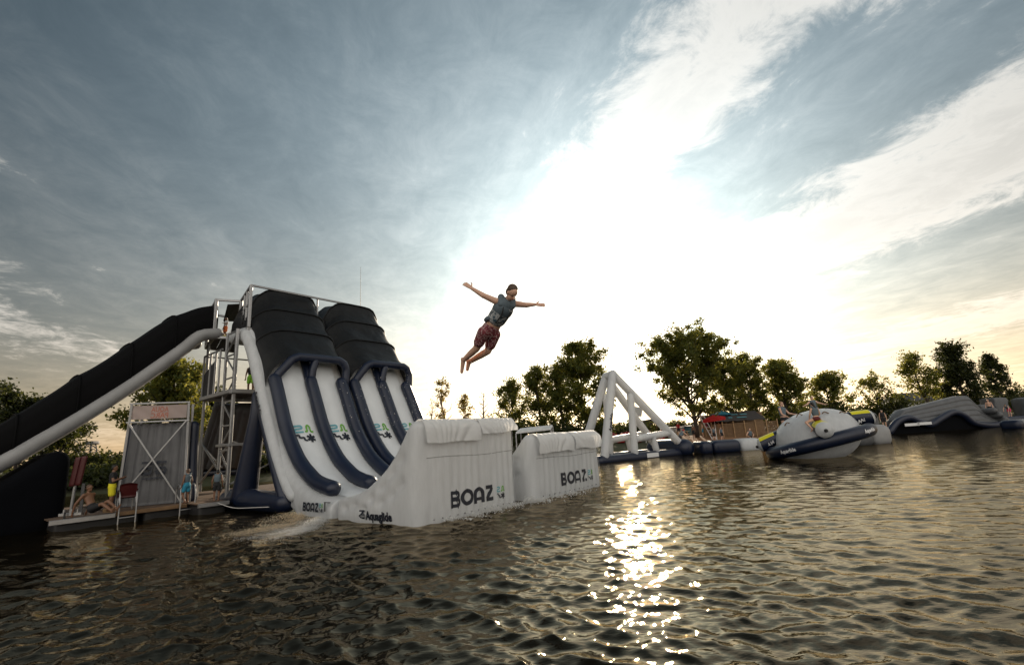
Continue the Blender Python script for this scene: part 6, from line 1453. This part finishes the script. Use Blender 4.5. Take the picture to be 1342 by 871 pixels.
# around the walkway and the beach
P = at(938, 584, 41); person(place(np.array([P[0], P[1], 0.75]), at(938, 559, 41)[2] - 0.75, 170, elL=(-.24, .05, 1.15), wrL=(-.15, .2, 1.0)), 'woman in blue life vest and black shorts standing in a pair, the darker-haired one', 'skin_fair', 'hair_brown', (('vest', 'vest_blue'), ('shorts', 'cloth_black')), female=True)
P = at(948, 584, 41); person(place(np.array([P[0], P[1], 0.75]), at(948, 559.5, 41)[2] - 0.75, 185), 'woman in blue life vest and black shorts standing in a pair, the fair-haired one', 'skin_fair', 'hair_fair', (('vest', 'vest_blue'), ('shorts', 'cloth_black')), female=True, hair_long=True)
pw = (at(943, 590, 41)); pw[2] = 0; float_block('standing_float', pw, 3.4, 1.8, 0.9, R_(5), 'white low float on which two women in vests stand', 'inflatable float', (3.4,), ('pvc_white',), r=0.35)
P = at(985, 580, 52.5); P[2] = float(land_z(P[0], P[1])) + 0.38; person(place(P, at(984, 560.5, 52.5)[2] - P[2], 200, elL=(-.42, -.02, 1.16), wrL=(-.20, .06, .98), elR=(.42, -.02, 1.16), wrR=(.20, .06, .98)), 'person in blue vest with hands on hips at the dinghy', 'skin', 'hair_brown', (('vest', 'vest_blue'), ('shorts', 'cloth_black')))
P = onland(920, 60); person(place(P, 1.7, 60), 'bather in teal shorts walking on the sand by the shed', 'skin', 'hair_brown', (('shorts', 'cloth_teal'),))
P = onland(925.5, 61); person(place(P, 1.75, 240), 'person in pink top and trunks walking on the sand', 'skin', 'hair_brown', (('shirt', 'cloth_pink'), ('shorts', 'cloth_pink')))
P = onland(889, 62); person(place(P, 1.7, 170), 'person with red shirt by the picnic table', 'skin', 'hair_brown', (('shirt', 'red_cloth'), ('shorts', 'cloth_black')))
P = onland(908, 58.5); person(place(P, 1.75, 120), 'bather in black trunks on the sand beside the picnic table', 'skin_tan', 'hair_black', (('shorts', 'cloth_black'),))
P = ea + fn * 0.6 + fdir * 0.55; P[2] = 0.35
person(place(P, 1.72, -70, chest=(0, .22, 1.18), neck=(0, .36, 1.33), head=(0, .46, 1.44), shL=(-.18, .32, 1.30), shR=(.18, .32, 1.30), elL=(-.28, .55, 1.12), wrL=(-.2, .75, .95), elR=(.28, .5, 1.1), wrR=(.2, .7, .9), knL=(-.11, .16, .52), anL=(-.11, -.12, .16), toL=(-.12, -.02, .04)), 'person in dark vest bending at the navy end of the triangular frame', 'skin', 'red_cloth', (('vest', 'vest_blue'), ('shorts', 'cloth_black')))
P = onland(942, 60.6); person(place(P, 1.75, 175), 'vendor in orange shirt inside the wooden kiosk', 'skin', 'hair_brown', (('shirt', 'cloth_orange'), ('shorts', 'cloth_black'), ('cap', 'cloth_yellow')))
# beyond the humped inflatable
P = at(1301, 549, 64.5); P[2] = 0.8; person(place(P, at(1300, 522.5, 64.5)[2] - 0.8, 120), 'person in black trunks standing on the deck past the humped inflatable', 'skin', 'hair_brown', (('shorts', 'cloth_black'),))
P = at(1325, 547, 64.5); P[2] = 0.8; person(place(P, 1.85, 110, chest=(0, .25, 1.15), neck=(0, .42, 1.28), head=(0, .52, 1.38), shL=(-.18, .38, 1.24), shR=(.18, .38, 1.24), elL=(-.26, .52, 1.0), wrL=(-.24, .6, .74), elR=(.26, .52, 1.0), wrR=(.24, .62, .75)), 'person in dark vest bending forward on the deck past the humped inflatable', 'skin', 'hair_brown', (('vest', 'vest_blue'), ('shorts', 'cloth_pink')))
P = at(1160, 560, 37.5); P[2] = 1.0; person(place(P, 1.4, 150), 'rider in dark vest on the bumper float behind the rocker', 'skin', 'hair_black', (('vest', 'cloth_black'), ('shorts', 'cloth_black')))

# ------------------------------------------------------------------ spray and drops
def drops(name, C_, size, material, label, cat, rng):
    n = len(C_); s = size * rng.lognormal(0, 0.45, n)[:, None, None]
    oc = np.array([(1, 0, 0), (-1, 0, 0), (0, 1, 0), (0, -1, 0), (0, 0, 1), (0, 0, -1)], float); V = (C_[:, None, :] + oc[None] * s).reshape(-1, 3)
    f = np.array([(0, 2, 4), (2, 1, 4), (1, 3, 4), (3, 0, 4), (2, 0, 5), (1, 2, 5), (3, 1, 5), (0, 3, 5)]); F = (f[None] + 6 * np.arange(n)[:, None, None]).reshape(-1, 3)
    me = bpy.data.meshes.new(name); me.vertices.add(len(V)); me.vertices.foreach_set('co', V.ravel()); me.loops.add(F.size); me.loops.foreach_set('vertex_index', F.ravel().astype(np.int32))
    me.polygons.add(len(F)); me.polygons.foreach_set('loop_start', np.arange(0, F.size, 3, dtype=np.int32)); me.polygons.foreach_set('loop_total', np.full(len(F), 3, np.int32)); me.polygons.foreach_set('use_smooth', np.ones(len(F), bool)); me.update(); me.materials.append(MAT[material])
    o = bpy.data.objects.new(name, me); COL.objects.link(o); tag(o, label, cat, kind='stuff'); return o
rng = np.random.RandomState(77)
# thrown up at the joint of slide and ramp: fans of drops on their way down
def fan(n, jets, s0_, w0_, ds, up0, seed):
    rg = np.random.RandomState(seed); ji = rg.randint(0, jets, n)
    vs = rg.normal(size=jets) * ds; vw = -rg.uniform(1.2, 4.4, jets); vz = up0 * rg.uniform(0.3, 1.0, jets)
    t = rg.uniform(0.05, 0.55, n); jit = 0.12 + 0.25 * t
    S = s0_ + vs[ji] * t + rg.normal(size=n) * jit * 0.5; W = w0_ + vw[ji] * t + rg.normal(size=n) * jit * 0.5; Z = 0.10 + vz[ji] * t - 4.9 * t * t + rg.normal(size=n) * 0.03
    return LA(S, W, np.maximum(Z, 0.012 + 0.02 * np.abs(rg.normal(size=n))))
drops('spray', fan(20000, 90, 2.9, -0.75, 0.95, 1.7, 5), 0.0029, 'foam', 'fine white spray thrown over the water at the slide foot', 'spray', rng)
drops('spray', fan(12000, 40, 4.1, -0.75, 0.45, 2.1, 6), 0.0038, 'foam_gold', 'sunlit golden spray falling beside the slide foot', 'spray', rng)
# churned water along the ramp feet
n = 2600; cc_ = rng.uniform(0.9, 4.7, 26); ci = rng.randint(0, 26, n); w_c = cc_[ci] + rng.normal(size=n) * 0.10; s_c = -0.14 - np.abs(rng.normal(size=n)) * (0.06 + 0.30 * rng.uniform(size=26)[ci]); z_c = np.abs(rng.normal(size=n)) * (0.02 + 0.07 * rng.uniform(size=26)[ci]) + 0.01
drops('foam', LA(s_c, w_c, z_c), 0.009, 'foam', 'line of churned white water along the foot of the launch ramps', 'foam', rng)
n = 500; w_c = rng.choice(rng.uniform(4.0, 7.4, 12), n) + rng.normal(size=n) * 0.12; s_c = -0.25 - np.abs(rng.normal(size=n)) * 0.35; drops('foam', LA(s_c, w_c, np.abs(rng.normal(size=n)) * 0.05 + 0.01), 0.012, 'foam', 'small bubbles of foam before the lower launch ramp', 'foam', rng)
# water streaming off the jumper and hanging above the ramp
n = 420; a = rng.uniform(size=n)[:, None]; legs_ = np.where(rng.uniform(size=n)[:, None] < 0.5, J['knR'][None] * (1 - a) + J['anR'][None] * a, J['knL'][None] * (1 - a) + J['anL'][None] * a)
tor = J['pel'][None] * (1 - a) + (J['knR'] + J['knL'])[None] / 2 * a; C_ = np.where(rng.uniform(size=n)[:, None] < 0.55, tor, legs_) + rng.normal(size=(n, 3)) * 0.11
drops('droplets', C_, 0.0042, 'foam', 'bright water drops streaming off the legs of the jumper', 'water drops', rng)
n = 420; q = rng.uniform(size=n); C_ = LA(1.0 + 4.2 * q + rng.normal(size=n) * 0.6, rng.uniform(0.2, 5.5, n), 2.6 + 0.9 * q + rng.normal(size=n) * 0.55 + 0.4)
drops('droplets', C_, 0.006, 'foam', 'scattered water drops hanging above the launch ramp', 'water drops', rng)
